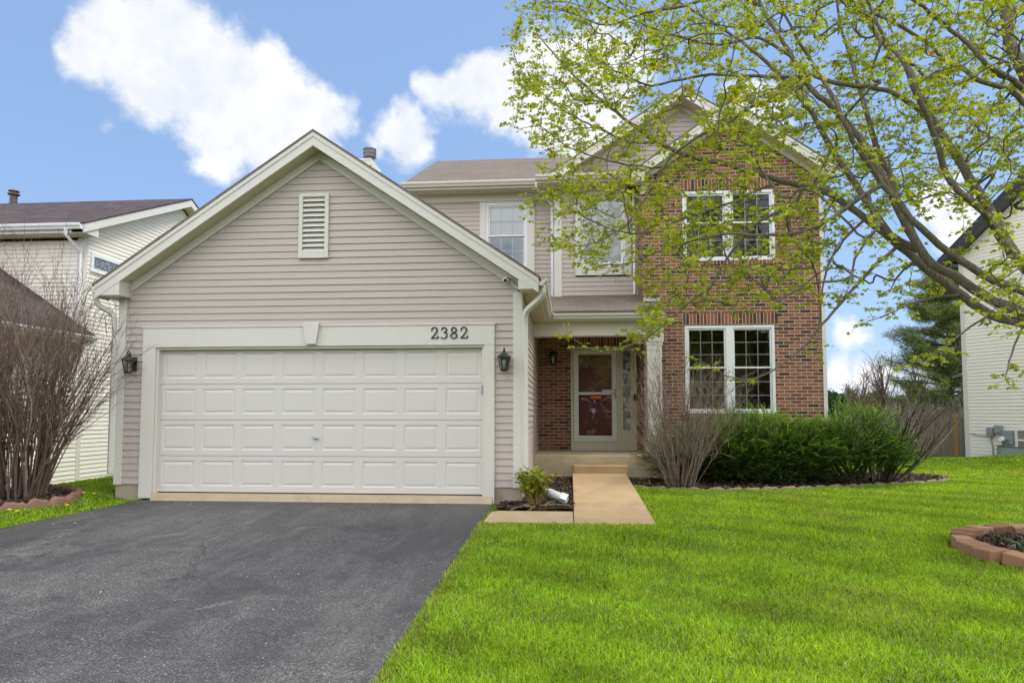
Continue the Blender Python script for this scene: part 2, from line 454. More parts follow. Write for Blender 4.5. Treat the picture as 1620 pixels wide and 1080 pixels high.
def concrete(name, c, stain, sc=3, k=.5):
    t = NT(name)
    a = t.noise(sc, 6, .65); f = t.noise(160, 3, .7); b = t.noise(.9, 3)
    col = t.mix(t.ramp(a, [(.35, 0), (.7, 1)]), c, tuple(x*.82 for x in c))
    col = t.mix(t.math('MULTIPLY', t.ramp(t.noise(1.7, 6, .7), [(.5, 0), (.72, 1)]), k), col, stain)
    col = t.mix(t.math('MULTIPLY', f, .25), col, tuple(x*.6 for x in c))
    t.bump(t.math('ADD', f, t.math('MULTIPLY', a, 1.5)), .35, .005)
    return t.fin(col, .85, .25)
M['walk'] = concrete('tan concrete', (.545, .39, .225), (.33, .225, .125), 3, .6)
M['slab'] = concrete('weathered concrete', (.68, .57, .39), (.36, .28, .17), 4, .5)
M['found'] = concrete('stained foundation', (.45, .38, .29), (.20, .16, .12), 4, .8)
M['sill'] = concrete('tan garage sill', (.52, .41, .28), (.33, .25, .16), 5, .5)
M['edging'] = concrete('clay edging', (.22, .125, .085), (.12, .08, .06), 6, .5)
M['edge2'] = concrete('sand stone edging', (.27, .20, .13), (.16, .11, .07), 6, .5)
M['ringbrick'] = concrete('weathered brick paver', (.36, .21, .135), (.20, .14, .095), 9, .7)
_t = M['ringbrick'].node_tree; _b = _t.nodes['Principled BSDF']; _src = _b.inputs['Base Color'].links[0].from_socket
_oi = _t.nodes.new('ShaderNodeObjectInfo'); _rm = _t.nodes.new('ShaderNodeValToRGB'); _e = _rm.color_ramp.elements; _e.new(.5)
for _k, (_p, _c) in enumerate([(0, (.62, .55, .52, 1)), (.5, (1.0, .92, .85, 1)), (1, (1.12, 1.22, 1.15, 1))]): _e[_k].position = _p; _e[_k].color = _c
_mm = _t.nodes.new('ShaderNodeMix'); _mm.data_type = 'RGBA'; _mm.blend_type = 'MULTIPLY'; _mm.inputs['Factor'].default_value = 1.0
_t.links.new(_oi.outputs['Random'], _rm.inputs['Fac']); _t.links.new(_src, _mm.inputs[6]); _t.links.new(_rm.outputs['Color'], _mm.inputs[7]); _t.links.new(_mm.outputs[2], _b.inputs['Base Color'])

def mulch():
    t = NT('bark mulch')
    v = t.n('ShaderNodeTexVoronoi', {'Vector': t.n('ShaderNodeMapping', {'Vector': t.tc.outputs['Object'], 'Scale': (1, 2.3, 1), 'Rotation': (0, 0, .7)}).outputs[0], 'Scale': 30.0})
    r = t.n('ShaderNodeSeparateColor', {'Color': v.outputs['Color']}).outputs[0]
    col = t.ramp(r, [(0, (.022, .015, .012)), (.6, (.055, .036, .026)), (.85, (.10, .07, .05)), (1, (.20, .155, .11))])
    col = t.mix(t.ramp(t.noise(2, 4), [(.45, 0), (.7, 1)]), col, (.05, .035, .026))
    t.bump(t.math('ADD', t.math('SUBTRACT', 1., v.outputs['Distance']), t.noise(70, 3)), .9, .02)
    return t.fin(col, .95, .1)
M['mulch'] = mulch()
def soil():
    t = NT('lawn soil')
    col = t.ramp(t.noise(1.1, 6, .6), [(.3, (.10, .17, .012)), (.55, (.13, .21, .014)), (.75, (.17, .23, .02))])
    col = t.mix(t.math('MULTIPLY', t.noise(35, 4, .7), .7), col, (.03, .06, .01))
    t.bump(t.noise(90, 4, .7), .8, .03)
    return t.fin(col, .95, .1)
M['soil'] = soil()

def attr_leaf(name, rough=.55, trans=.35, tint=(1.0, 1.0, .55), spec=.25):
    t = NT(name)
    a = t.n('ShaderNodeVertexColor', layer_name='Col').outputs['Color']
    t.fin(a, rough, spec)
    if trans:
        tr = t.n('ShaderNodeBsdfTranslucent'); t.L.new(t.mix(1.0, a, tint, 'MULTIPLY'), tr.inputs['Color'])
        mxs = t.n('ShaderNodeMixShader'); mxs.inputs[0].default_value = trans
        t.L.new(t.b.outputs[0], mxs.inputs[1]); t.L.new(tr.outputs[0], mxs.inputs[2]); t.L.new(mxs.outputs[0], t.o.inputs['Surface'])
    return t.m
M['grass'] = attr_leaf('grass blades', .5, .4, (1.2, 1.15, .5))
M['leaf'] = attr_leaf('young maple leaf', .5, .52, (1.35, 1.3, .5))
M['needle'] = attr_leaf('yew needles', .45, .15)
M['pine'] = attr_leaf('pine needles', .6, .15)
M['herb'] = attr_leaf('plant leaf', .5, .3)

def bark(name, c1, c2, sc=(14, 14, 3), bumpk=.6):
    t = NT(name)
    a = t.noise(3, 7, .7, sc=sc)
    col = t.mix(t.ramp(a, [(.35, 0), (.65, 1)]), c1, c2)
    col = t.mix(t.math('MULTIPLY', t.ramp(t.noise(6, 4), [(.55, 0), (.7, 1)]), .35), col, (.24, .24, .2))
    t.bump(a, bumpk, .015)
    return t.fin(col, .9, .2)
M['bark'] = bark('maple bark', (.10, .082, .062), (.24, .20, .16))
M['twig'] = bark('bare shrub bark', (.095, .062, .050), (.235, .165, .135), (30, 30, 8), .2)
M['twigpale'] = bark('pale bare stem', (.20, .155, .12), (.36, .30, .235), (30, 30, 8), .2)
M['pbark'] = bark('dark bark', (.03, .022, .017), (.08, .06, .05))
def wood(name, c1, c2):
    t = NT(name)
    a = t.noise(4, 6, .65, sc=(22, 22, .8)); b = t.noise(1.5, 3, sc=(7, 1, .2))
    col = t.mix(t.ramp(a, [(.3, 0), (.7, 1)]), c1, c2)
    col = t.mix(t.math('MULTIPLY', b, .4), col, tuple(x*.5 for x in c1))
    t.bump(a, .4, .006)
    return t.fin(col, .85, .2)
M['fence'] = wood('weathered fence wood', (.22, .17, .13), (.42, .34, .27))
M['newwood'] = wood('new cedar board', (.50, .24, .10), (.62, .36, .17))

def glass(name, tint, k=1.0):
    t = NT(name); t.N.remove(t.b)
    tr = t.n('ShaderNodeBsdfTransparent'); tr.inputs[0].default_value = (*tint, 1)
    gl = t.n('ShaderNodeBsdfGlossy'); gl.inputs['Roughness'].default_value = .02; gl.inputs['Color'].default_value = (.9, .93, .95, 1)
    nzn = t.noise(1.6, 2); bp = t.n('ShaderNodeBump', {'Height': nzn, 'Strength': .03, 'Distance': .03}); t.L.new(bp.outputs[0], gl.inputs['Normal'])
    fr = t.n('ShaderNodeFresnel', {'IOR': 1.52})
    m = t.n('ShaderNodeMixShader'); t.L.new(t.math('MULTIPLY', fr.outputs[0], k, True), m.inputs[0]); t.L.new(tr.outputs[0], m.inputs[1]); t.L.new(gl.outputs[0], m.inputs[2])
    t.L.new(m.outputs[0], t.o.inputs['Surface'])
    return t.m
M['glass'] = glass('window glass', (.90, .93, .93), 1.1)
M['clear'] = glass('clear window glass', (.97, .98, .98), 2.2)
M['stormglass'] = glass('storm door glass', (.9, .9, .9), 3.0)
M['lampglass'] = glass('lamp glass', (.75, .75, .7), 2.2)
def lead():
    t = NT('leaded privacy glass')
    v = t.n('ShaderNodeTexVoronoi', {'Vector': t.n('ShaderNodeMapping', {'Vector': t.tc.outputs['UV'], 'Scale': (1.2, .8, 1)}).outputs[0], 'Scale': 16.0}, feature='DISTANCE_TO_EDGE')
    r = t.n('ShaderNodeTexVoronoi', {'Vector': t.tc.outputs['UV'], 'Scale': 11.0})
    q = t.n('ShaderNodeSeparateColor', {'Color': r.outputs['Color']}).outputs[0]
    col = t.ramp(q, [(0, (.06, .075, .075)), (.5, (.22, .25, .24)), (.8, (.40, .43, .42)), (1, (.62, .66, .66))])
    col = t.mix(t.math('LESS_THAN', v.outputs['Distance'], .022), col, (.03, .03, .03))
    t.bump(t.noise(40, 3), .5, .01)
    return t.fin(col, .12, .6)
M['lead'] = lead()
def glassblock():
    t = NT('glass block')
    col = t.ramp(t.noise(16, 4, .7), [(.35, (.05, .05, .055)), (.5, (.16, .17, .19)), (.68, (.48, .5, .53))])
    t.bump(t.noise(20, 3), .6, .02)
    return t.fin(col, .1, .6)
M['gblock'] = glassblock()
# ------------------------------------------------------------------ building helpers
def siding(mb, O, U, Nn, v0, v1, left, right, e=.1001, holes=(), lip=.015, SR=random.Random(5)):
    """lapped boards on the plane through O; U = level direction along the wall, Nn = outward normal; left(v), right(v) give the ends"""
    O, U, Nn = (np.asarray(a, float) for a in (O, U, Nn)); Z = np.array([0, 0, 1.])
    k = int(math.ceil((v1-v0)/e)); lip0 = lip
    for i in range(k):
        a = v0+i*e; b = min(v1, a+e)
        if b-a < .004: continue
        mid = (a+b)/2
        ivs = [(0.0, 1.0)]
        la, lb, ra, rb = left(a), left(b), right(a), right(b)
        if ra-la < .01: continue
        if rb < lb: lb = rb = (lb+rb)/2
        segs = [(la, lb, ra, rb)]
        for (hx0, hx1, hz0, hz1) in holes:
            if not (hz0 < mid < hz1): continue
            out = []
            for (p, q, r_, s_) in segs:
                if hx1 <= p or hx0 >= r_: out.append((p, q, r_, s_)); continue
                if hx0 > p: out.append((p, q, hx0, hx0))
                if hx1 < r_: out.append((hx1, hx1, r_, s_))
            segs = out
        cut = []
        for (p, q, r_, s_) in segs:                  # lap joints where two lengths of siding meet
            while r_-p > 2.2 and s_-q > 2.2 and SR.random() < .75:
                m_ = p+SR.uniform(1.1, min(3.6, r_-p-.6)); cut.append((p, q, m_, m_)); p = q = m_
            cut.append((p, q, r_, s_))
        for si, (p, q, r_, s_) in enumerate(cut):
            lip = lip0+.0028*(si % 2)
            def P(u, v, n): return O+U*u+Z*v+Nn*n
            A, B, C_, D = P(p, a, lip), P(r_, a, lip), P(s_, b, .002), P(q, b, .002)
            mb.poly([A, B, C_, D])
            mb.poly([P(p, a, -.002), P(r_, a, -.002), B, A])
            mb.poly([P(p, a, -.002), A, D, P(q, b, -.002)]); mb.poly([B, P(r_, a, -.002), P(s_, b, -.002), C_])
    return mb
def const(x): return lambda v: x

def wall_holes(mb, Y, x0, x1, z0, z1, holes, depth=.09):
    """flat wall facing the street with openings and their reveals"""
    xs = sorted({x0, x1, *[h[0] for h in holes], *[h[1] for h in holes]}); zs = sorted({z0, z1, *[h[2] for h in holes], *[h[3] for h in holes]})
    for i in range(len(xs)-1):
        for j in range(len(zs)-1):
            cx, cz = (xs[i]+xs[i+1])/2, (zs[j]+zs[j+1])/2
            if any(h[0] < cx < h[1] and h[2] < cz < h[3] for h in holes): continue
            mb.poly([(xs[i], Y, zs[j]), (xs[i+1], Y, zs[j]), (xs[i+1], Y, zs[j+1]), (xs[i], Y, zs[j+1])])
    for (a, b, c, d) in holes:
        mb.poly([(a, Y, c), (a, Y, d), (a, Y+depth, d), (a, Y+depth, c)]); mb.poly([(b, Y, d), (b, Y, c), (b, Y+depth, c), (b, Y+depth, d)])
        mb.poly([(a, Y, d), (b, Y, d), (b, Y+depth, d), (a, Y+depth, d)]); mb.poly([(a, Y, c), (a, Y+depth, c), (b, Y+depth, c), (b, Y, c)])

def sash_window(parent, x0, x1, z0, z1, Y, cols, rows_top, rows_bot, rail, sashes=1, mull=.13, room=None, curtain=None, fw=.05):
    """double-hung window(s) in the wall plane Y facing the street; frame 'window' with sub-parts pane, muntin, interior / curtain"""
    mb = MB()
    f = fw
    mb.box(x0, x1, Y-.02, Y+.07, z1-f, z1); mb.box(x0, x1, Y-.03, Y+.07, z0, z0+f)
    mb.box(x0, x0+f, Y-.02, Y+.07, z0+f, z1-f); mb.box(x1-f, x1, Y-.02, Y+.07, z0+f, z1-f)
    w = x1-x0
    spans = []
    GL = M['clear'] if curtain else M['glass']
    if sashes == 1: spans = [(x0+f, x1-f)]
    else:
        m = (x0+x1)/2
        mb.box(m-mull/2, m+mull/2, Y-.02, Y+.07, z0+f, z1-f)
        spans = [(x0+f, m-mull/2), (m+mull/2, x1-f)]
    for (a, b) in spans:
        s = .034
        for (za, zb, yo) in ((rail-.005, z1-f, .0), (z0+f, rail+.03, .026)):
            mb.box(a, b, Y+yo+.004, Y+yo+.03, zb-s, zb-.001); mb.box(a, b, Y+yo+.004, Y+yo+.03, za+.001, za+s)
            mb.box(a+.001, a+s, Y+yo+.004, Y+yo+.03, za+s, zb-s); mb.box(b-s, b-.001, Y+yo+.004, Y+yo+.03, za+s, zb-s)
    win = mb.build('window', M['white'], parent, bevel=.004)
    for (a, b) in spans:
        g = MB(); 
        g.poly([(a+.03, Y+.018, rail+.02), (b-.03, Y+.018, rail+.02), (b-.03, Y+.018, z1-f-.02), (a+.03, Y+.018, z1-f-.02)])
        g.build('pane', GL, win)
        g = MB(); g.poly([(a+.03, Y+.044, z0+f+.02), (b-.03, Y+.044, z0+f+.02), (b-.03, Y+.044, rail+.01), (a+.03, Y+.044, rail+.01)])
        g.build('pane', GL, win)
        mu = MB(); t = .009
        for (za, zb, yy, rows) in ((rail+.03, z1-f-.034, .022, rows_top), (z0+f+.034, rail, .048, rows_bot)):
            for i in range(1, cols):
                x = a+.034+(b-a-.068)*i/cols; mu.box(x-t, x+t, Y+yy, Y+yy+.008, za, zb)
            for j in range(1, rows):
                z = za+(zb-za)*j/rows; mu.box(a+.034, b-.034, Y+yy+.001, Y+yy+.009, z-t, z+t)
        mu.build('muntin', M['white'], win)
    if room:
        r = MB(); d = room
        X0, X1, Y0, Y1, Z0, Z1 = x0-.02, x1+.02, Y+.075, Y+d, z0-.05, z1+.02
        r.poly([(X0, Y1, Z0), (X1, Y1, Z0), (X1, Y1, Z1), (X0, Y1, Z1)])
        r.poly([(X0, Y0, Z0), (X0, Y1, Z0), (X0, Y1, Z1), (X0, Y0, Z1)]); r.poly([(X1, Y1, Z0), (X1, Y0, Z0), (X1, Y0, Z1), (X1, Y1, Z1)])
        r.poly([(X0, Y0, Z1), (X0, Y1, Z1), (X1, Y1, Z1), (X1, Y0, Z1)]); r.poly([(X0, Y0, Z0), (X1, Y0, Z0), (X1, Y1, Z0), (X0, Y1, Z0)])
        r.build('interior', M['interior'], win)
    if curtain:
        c = MB(); n = 46
        for (za, zb, mat_i) in curtain:
            c.mat(mat_i)
            for i in range(n):
                xa = x0+.02+(w-.04)*i/n; xb = x0+.02+(w-.04)*(i+1)/n
                ya = Y+.058+.0012*math.sin(i*1.1); yb = Y+.058+.0012*math.sin((i+1)*1.1)
                if mat_i == 1: ya = yb = Y+.056
                c.poly([(xa, ya, za), (xb, yb, za), (xb, yb, zb), (xa, ya, zb)])
        c.build('curtain', [M['curtain'], M['blind']], win)
    return win

def rake(mb, xa, za, xb, zb, h0, h1, y0, y1):
    mb.prism([(xa, za-h1), (xb, zb-h1), (xb, zb-h0), (xa, za-h0)], 'Y', y0, y1)
def gutter_x(mb, x0, x1, y, zt, d=.115, h=.105, s=-1):
    """ogee gutter along X on a fascia at y, hanging towards s"""
    p = [(y, zt), (y, zt-h), (y+s*d*.55, zt-h), (y+s*d*.72, zt-h*.62), (y+s*d*.95, zt-h*.42), (y+s*d, zt-h*.12), (y+s*d, zt), (y+s*d*.9, zt), (y+s*d*.88, zt-h*.1), (y+s*d*.1, zt-h*.5)]
    mb.prism(p, 'X', x0, x1)
def gutter_y(mb, y0, y1, x, zt, d=.115, h=.105, s=1):
    p = [(x, zt), (x, zt-h), (x+s*d*.55, zt-h), (x+s*d*.72, zt-h*.62), (x+s*d*.95, zt-h*.42), (x+s*d, zt-h*.12), (x+s*d, zt), (x+s*d*.9, zt), (x+s*d*.88, zt-h*.1), (x+s*d*.1, zt-h*.5)]
    mb.prism(p, 'Y', y0, y1)
def gable_roof(parent, xl, xr, ze, xm, zm, y0, y1, yw, mats=None, thick=.035, fasc=(.10, .235), frieze=.345, soff=.215, wl=None, wr=None):
    """roof with its ridge along Y and a front gable at y0; wall plane yw. Returns the roof object"""
    mats = mats or (M['roof'], M['trim'], M['soffit'])
    r = MB()
    for (xa, sg) in ((xl, -1), (xr, 1)):
        ov = .03*sg; dz = (zm-ze)/(xm-xa)*ov
        rake(r, xa+ov, ze+dz, xm, zm, 0, thick, y0-.02, y1)
    ro = r.build('roof', mats[0], parent)
    f = MB()
    for xa in (xl, xr):
        rake(f, xa, ze, xm, zm, thick+.001, fasc[0], y0-.012, y0+.028)
        rake(f, xa, ze, xm, zm, fasc[0], fasc[1], y0, y0+.026)
    f.build('rake_board', mats[1], parent)
    s = MB()
    for xa in (xl, xr):
        rake(s, xa, ze, xm, zm, soff-.02, soff, y0+.027, yw)
        nn = int((abs(xm-xa))/.32)
        for i in range(1, nn):                       # panel joints of the soffit
            x = xa+(xm-xa)*i/nn; z = ze+(zm-ze)*i/nn
            s.box(x-.004, x+.004, y0+.03, yw-.002, z-soff-.004, z-soff+.004)
    s.build('soffit', mats[2], parent)
    if frieze:
        k = MB()
        a, b = (wl if wl is not None else xl), (wr if wr is not None else xr)
        for (xa, xw) in ((xl, a), (xr, b)):
            zw = ze+(zm-ze)*(xw-xa)/(xm-xa)
            rake(k, xw, zw, xm, zm, soff+.002, frieze, yw-.03, yw+.004)
            rake(k, xw, zw, xm, zm, frieze-.018, frieze+.004, yw-.036, yw-.029)
        k.build('frieze_board', mats[1], parent)
    return ro

# ------------------------------------------------------------------ the main house
H = thing('house', (-1.0, 4.0, 0.0), 'two storey taupe siding and red brick house with attached white two car garage', 'house')
# garage: walls
xl, xr, ze, xm, zm = -6.87, -0.41, 3.13, -3.64, 5.30
sl_ = (zm-ze)/(xm-xl)
def gl(v): return max(-6.63, xl+(v+.335-ze)/sl_)
def gr(v): return min(-0.70, xr-(v+.335-ze)/sl_)
mb = MB()
siding(mb, (0, 0, 0), (1, 0, 0), (0, -1, 0), .20, 4.99, gl, gr, holes=[(-6.24, -1.08, -1, 2.49), (-3.93, -3.49, 3.50, 4.44)])
mb.build('siding', M['siding'], H); mb = MB()
siding(mb, (-.67, 0, 0), (0, 1, 0), (1, 0, 0), .20, 2.95, const(.03), const(5.0))
mb.build('siding', M['siding'], H); mb = MB()
siding(mb, (-6.66, 0, 0), (0, -1, 0), (-1, 0, 0), .20, 2.95, const(-6.0), const(-.03))
mb.build('siding', M['siding'], H)
mb = MB(); mb.box(-6.64, -.70, .02, 6.0, 2.5, 2.94); mb.prism([(-6.6, 2.94), (-.7, 2.94), (xm, zm-.4)], 'Y', .03, 6.0)
mb.box(-6.6, -6.3, .03, 6.0, .19, 2.5); mb.box(-1.02, -.72, .03, 6.0, .19, 2.5)
mb.build('wall_core', M['dark'], H)
mb = MB()
mb.box(-6.68, -6.56, -.022, .05, .19, 2.95); mb.box(-.785, -.672, -.022, .0, .19, 2.95); mb.box(-.672, -.650, -.021, .10, .191, 2.95)
pieces(mb, 'corner_board', M['trim'], H, .004)
mb = MB(); mb.box(-6.66, -6.24, .006, .2, -.5, .195); mb.box(-1.06, -.672, .006, .2, -.5, .205); mb.box(-.70, -.674, .0055, 4.9, -.5, .198); mb.box(-6.655, -6.62, .007, 6, -.7, .197)
pieces(mb, 'foundation', M['found'], H, .006)
gable_roof(H, xl, xr, ze, xm, zm, -.30, 6.1, 0.0, wl=-6.66, wr=-.69)
mb = MB()                                            # boxed eave returns, side fascias and soffits
T = lambda x: ze+sl_*(x-xl) if x < xm else ze+sl_*(xr-x)
mb.prism([(-6.868, 2.945), (-6.50, 2.945), (-6.50, T(-6.5)-.20), (-6.868, T(-6.868)-.10)], 'Y', -.295, -.001)
mb.prism([(-.412, 2.945), (-.412, T(-.412)-.10), (-.69, T(-.69)-.20), (-.69, 2.945)], 'Y', -.295, -.001)
mb.box(-6.868, -6.845, 0, 6.0, 2.945, 3.09); mb.box(-.435, -.412, .0, 4.9, 2.945, 3.09)
mb.box(-.70, -.665, .001, 4.95, 2.80, 2.942)
pieces(mb, 'fascia', M['trim'], H, .003)
mb = MB(); mb.box(-6.845, -6.675, 0, 6.0, 2.946, 2.97); mb.box(-.66, -.436, .0, 4.9, 2.946, 2.97)
pieces(mb, 'soffit', M['soffit'], H)
# garage opening: trim, keystone, door
mb = MB()
mb.box(-6.27, -1.045, -.05, .0, 2.202, 2.49); mb.box(-6.285, -1.03, -.062, .0, 2.488, 2.508)
mb.box(-6.27, -6.07, -.05, .03, -.0, 2.20); mb.box(-1.19, -1.045, -.05, .03, -.03, 2.20)
mb.box(-6.069, -6.035, -.02, .13, .07, 2.17); mb.box(-1.225, -1.191, -.02, .13, .07, 2.17); mb.box(-6.07, -1.19, -.02, .13, 2.17, 2.201)
mb.build('door_trim', M['trim'], H, bevel=.004)
mb = MB(); mb.prism([(-3.775, 2.225), (-3.63, 2.225), (-3.575, 2.545), (-3.83, 2.545)], 'Y', -.105, -.051)
mb.build('keystone', M['trim'], H, bevel=.005)
mb = MB(); mb.prism([(-.13, -.06), (-.05, .07), (.3, .075), (.3, -.3), (-.13, -.3)], 'X', -6.06, -1.07)
mb.build('garage_sill', M['sill'], H, bevel=.008)

def panel_door(mb, x0, x1, z0, z1, Y, cols, rows):
    """sectional door: each section a sheet with pressed panels"""
    hz = (z1-z0)/rows
    for r_ in range(rows):
        a, b = z0+hz*r_+.003, z0+hz*(r_+1)-.003
        wx = (x1-x0)/cols
        mx_, mz = .055, .085
        y = Y
        for c in range(cols):
            p, q = x0+wx*c, x0+wx*(c+1)
            R0 = (p, q, a, b); R1 = (p+mx_, q-mx_, a+mz, b-mz*.8)
            def ring(A, ya, B, yb):
                ax0, ax1, az0, az1 = A; bx0, bx1, bz0, bz1 = B
                mb.poly([(ax0, ya, az0), (ax1, ya, az0), (bx1, yb, bz0), (bx0, yb, bz0)])
                mb.poly([(ax1, ya, az0), (ax1, ya, az1), (bx1, yb, bz1), (bx1, yb, bz0)])
                mb.poly([(ax1, ya, az1), (ax0, ya, az1), (bx0, yb, bz1), (bx1, yb, bz1)])
                mb.poly([(ax0, ya, az1), (ax0, ya, az0), (bx0, yb, bz0), (bx0, yb, bz1)])
            def sh(A, d): return (A[0]+d, A[1]-d, A[2]+d, A[3]-d)
            ring(R0, y, R1, y)
            ring(R1, y, sh(R1, .016), y+.009); ring(sh(R1, .016), y+.009, sh(R1, .026), y+.009); ring(sh(R1, .026), y+.009, sh(R1, .052), y+.002)
            k = sh(R1, .052); mb.poly([(k[0], y+.002, k[2]), (k[1], y+.002, k[2]), (k[1], y+.002, k[3]), (k[0], y+.002, k[3])])
        mb.poly([(x0, y, b), (x1, y, b), (x1, y+.03, b+.003), (x0, y+.03, b+.003)])
        mb.poly([(x0, y+.03, a-.003), (x1, y+.03, a-.003), (x1, y, a), (x0, y, a)])
mb = MB(); panel_door(mb, -6.05, -1.21, .085, 2.19, .07, 8, 4); mb.box(-6.06, -1.2, .09, .13, .08, 2.2)
gd = mb.build('garage_door', M['gdoor'], H)
mb = MB(); mb.box(-6.05, -1.21, .066, .10, .074, .0845); mb.build('bottom_seal', M['black'], gd)
mb = MB(); mb.tube([(-3.67, .07, .875), (-3.67, .02, .875)], .014, 10); mb.tube([(-3.70, .02, .892), (-3.67, .015, .878), (-3.60, .03, .868)], [.010, .012, .007], 8)
mb.build('door_handle', M['galv'], gd, True)
mb = MB(); mb.box(-1.235, -1.215, -.03, .0, 1.50, 1.63); mb.build('weather_strip', M['grey'], gd)
# gable vent
mb = MB(); X0, X1, Z0, Z1 = -3.935, -3.485, 3.49, 4.45
mb.box(X0, X0+.06, -.05, .02, Z0, Z1); mb.box(X1-.06, X1, -.05, .02, Z0, Z1); mb.box(X0+.06, X1-.06, -.05, .02, Z1-.05, Z1); mb.box(X0+.06, X1-.06, -.05, .02, Z0, Z0+.09)
v = mb.build('gable_vent', M['trim'], H, bevel=.006)
mb = MB(); n = 11
for i in range(n):
    z = Z0+.09+(Z1-Z0-.14)*i/n; h = (Z1-Z0-.14)/n
    mb.prism([(-.045, z+.004), (-.04, z+.014), (.01, z+h*1.15), (.015, z+h*1.05)], 'X', X0+.06, X1-.06)
mb.build('louvre', M['trim'], v)
mb = MB(); mb.box(X0+.05, X1-.05, .013, .019, Z0+.05, Z1-.03); mb.build('vent_back', M['dark'], v)
# house number
def stroke(mb, pts, y, w=.0078):
    P = [np.array(p) for p in pts]
    m = []
    for i in range(len(P)-1):                        # smooth the stroke
        p0, p1, p2, p3 = P[max(i-1, 0)], P[i], P[i+1], P[min(i+2, len(P)-1)]
        for t in np.linspace(0, 1, 6, endpoint=False):
            m.append(.5*((2*p1)+(-p0+p2)*t+(2*p0-5*p1+4*p2-p3)*t*t+(-p0+3*p1-3*p2+p3)*t**3))
    m.append(P[-1])
    for i in range(len(m)-1):
        d = m[i+1]-m[i]; L_ = np.linalg.norm(d)
        if L_ < 1e-6: continue
        d /= L_
        ww = w*(.62+.5*abs(d[1]))
        mb.obox(((m[i][0]+m[i+1][0])/2, y-.0001*i, (m[i][1]+m[i+1][1])/2), (d[0], 0, d[1]), (0, 1, 0), (-d[1], 0, d[0]), L_/2+.004, .006, ww)
DG = {'2': [[(.012, .115), (.02, .145), (.05, .162), (.085, .145), (.088, .11), (.06, .065), (.02, .018), (.008, .008)], [(.005, .010), (.05, .010), (.095, .010), (.105, .035)]],
      '3': [[(.012, .125), (.03, .155), (.06, .158), (.085, .132), (.075, .10), (.045, .088)], [(.045, .088), (.08, .078), (.092, .045), (.07, .012), (.035, .004), (.008, .022)]],
      '8': [[(.05, .088), (.022, .105), (.018, .138), (.05, .16), (.082, .138), (.078, .105), (.05, .086), (.015, .062), (.01, .028), (.05, .003), (.09, .028), (.085, .062), (.05, .088)]]}
for i, ch in enumerate('2382'):
    mb = MB()
    for st in DG[ch]: stroke(mb, [(-1.957+.141*i+a, 2.293+b) for a, b in st], -.058)
    hn = mb.build('house_number', M['number'], H, label='black house number digit '+ch)

# gutters and downspouts
mb = MB()
gutter_y(mb, -.29, 3.03, -.41, 3.095); gutter_x(mb, -.29, 1.76, 3.15, 3.095); gutter_y(mb, -.28, 6.0, -6.87, 3.095, s=-1)
gutter_x(mb, -3.66, -.62, 5.02, 6.30); gutter_x(mb, -.68, 1.31, 4.56, 6.23)
gutter_y(mb, 4.05, 6.5, 5.17, 5.98, s=1)
pieces(mb, 'gutter', M['trim'], H, .004)
def downspout(pts, rad=.036, mat_='trim', nm='downspout'):
    P = [np.array(p, float) for p in pts]; out = [P[0]]
    for i in range(1, len(P)-1):                     # round the elbows
        a, b, c = P[i-1], P[i], P[i+1]
        la = min(.09, np.linalg.norm(b-a)/2); lb = min(.09, np.linalg.norm(c-b)/2)
        p = b+(a-b)/np.linalg.norm(a-b)*la; q = b+(c-b)/np.linalg.norm(c-b)*lb
        for t in np.linspace(0, 1, 6): out.append((1-t)**2*p+2*t*(1-t)*b+t*t*q)
    out.append(P[-1])
    mb = MB(); mb.tube(out, rad*1.25, 4)
    for z in (2.2, .9):
        pass
    return mb.build(nm, M[mat_], H, bevel=.008)
downspout([(-.35, -.20, 3.02), (-.35, -.20, 2.86), (-.615, -.05, 2.66), (-.615, -.015, 2.5), (-.615, -.015, .28)])
downspout([(-6.93, -.18, 3.02), (-6.93, -.18, 2.84), (-6.72, -.06, 2.70), (-6.72, -.04, 2.5), (-6.72, -.04, .35)])
downspout([(-.66, 4.92, 6.22), (-.66, 4.92, 6.10), (-.34, 5.30, 5.86), (-.34, 5.36, 5.6), (-.34, 5.36, 3.72)], mat_='white')
downspout([(1.40, 4.88, 6.05), (1.40, 4.88, 3.74)], .03, 'white')

# ---- main block: siding walls of the upper floor
W1 = (-1.836, -.91, 4.46, 5.945); W2 = (.279, 1.211, 4.385, 5.915)
mb = MB()
siding(mb, (0, 5.45, 0), (1, 0, 0), (0, -1, 0), 3.35, 6.0, const(-3.42), const(-.28), holes=[(-1.95, -.77, 4.3, 5.99)])
mb.build('siding', M['siding'], H); mb = MB()
siding(mb, (0, 5.0, 0), (1, 0, 0), (0, -1, 0), 3.55, 6.02, const(-.14), const(1.47), holes=[(.17, 1.31, 4.2, 6.01)])
mb.build('siding', M['siding'], H); mb = MB()
siding(mb, (-3.42, 5.45, 0), (0, -1, 0), (-1, 0, 0), 2.6, 6.15, const(-7.05), const(0))
mb.build('siding', M['siding'], H); mb = MB()
siding(mb, (4.88, 0, 0), (0, 1, 0), (1, 0, 0), .1, 6.0, const(4.06), const(12.6))
mb.build('siding', M['siding'], H); mb = MB()
xl3, xr3, ze3, xm3, zm3 = -.41, 5.21, 6.30, 2.40, 8.08
s3 = (zm3-ze3)/(xm3-xl3)
siding(mb, (0, 5.0, 0), (1, 0, 0), (0, -1, 0), 6.27, 7.8, lambda v: max(-.28, xl3+(v+.31-ze3)/s3), lambda v: min(5.0, xr3-(v+.31-ze3)/s3))
mb.build('siding', M['siding'], H)
mb = MB(); mb.box(-3.40, -.27, 5.46, 12.4, 2.2, 4.3); mb.box(-3.40, -1.95, 5.46, 12.4, 4.3, 6.15); mb.box(-.77, -.27, 5.46, 12.4, 4.3, 6.15); mb.box(-1.95, -.77, 5.9, 12.4, 4.3, 6.15)
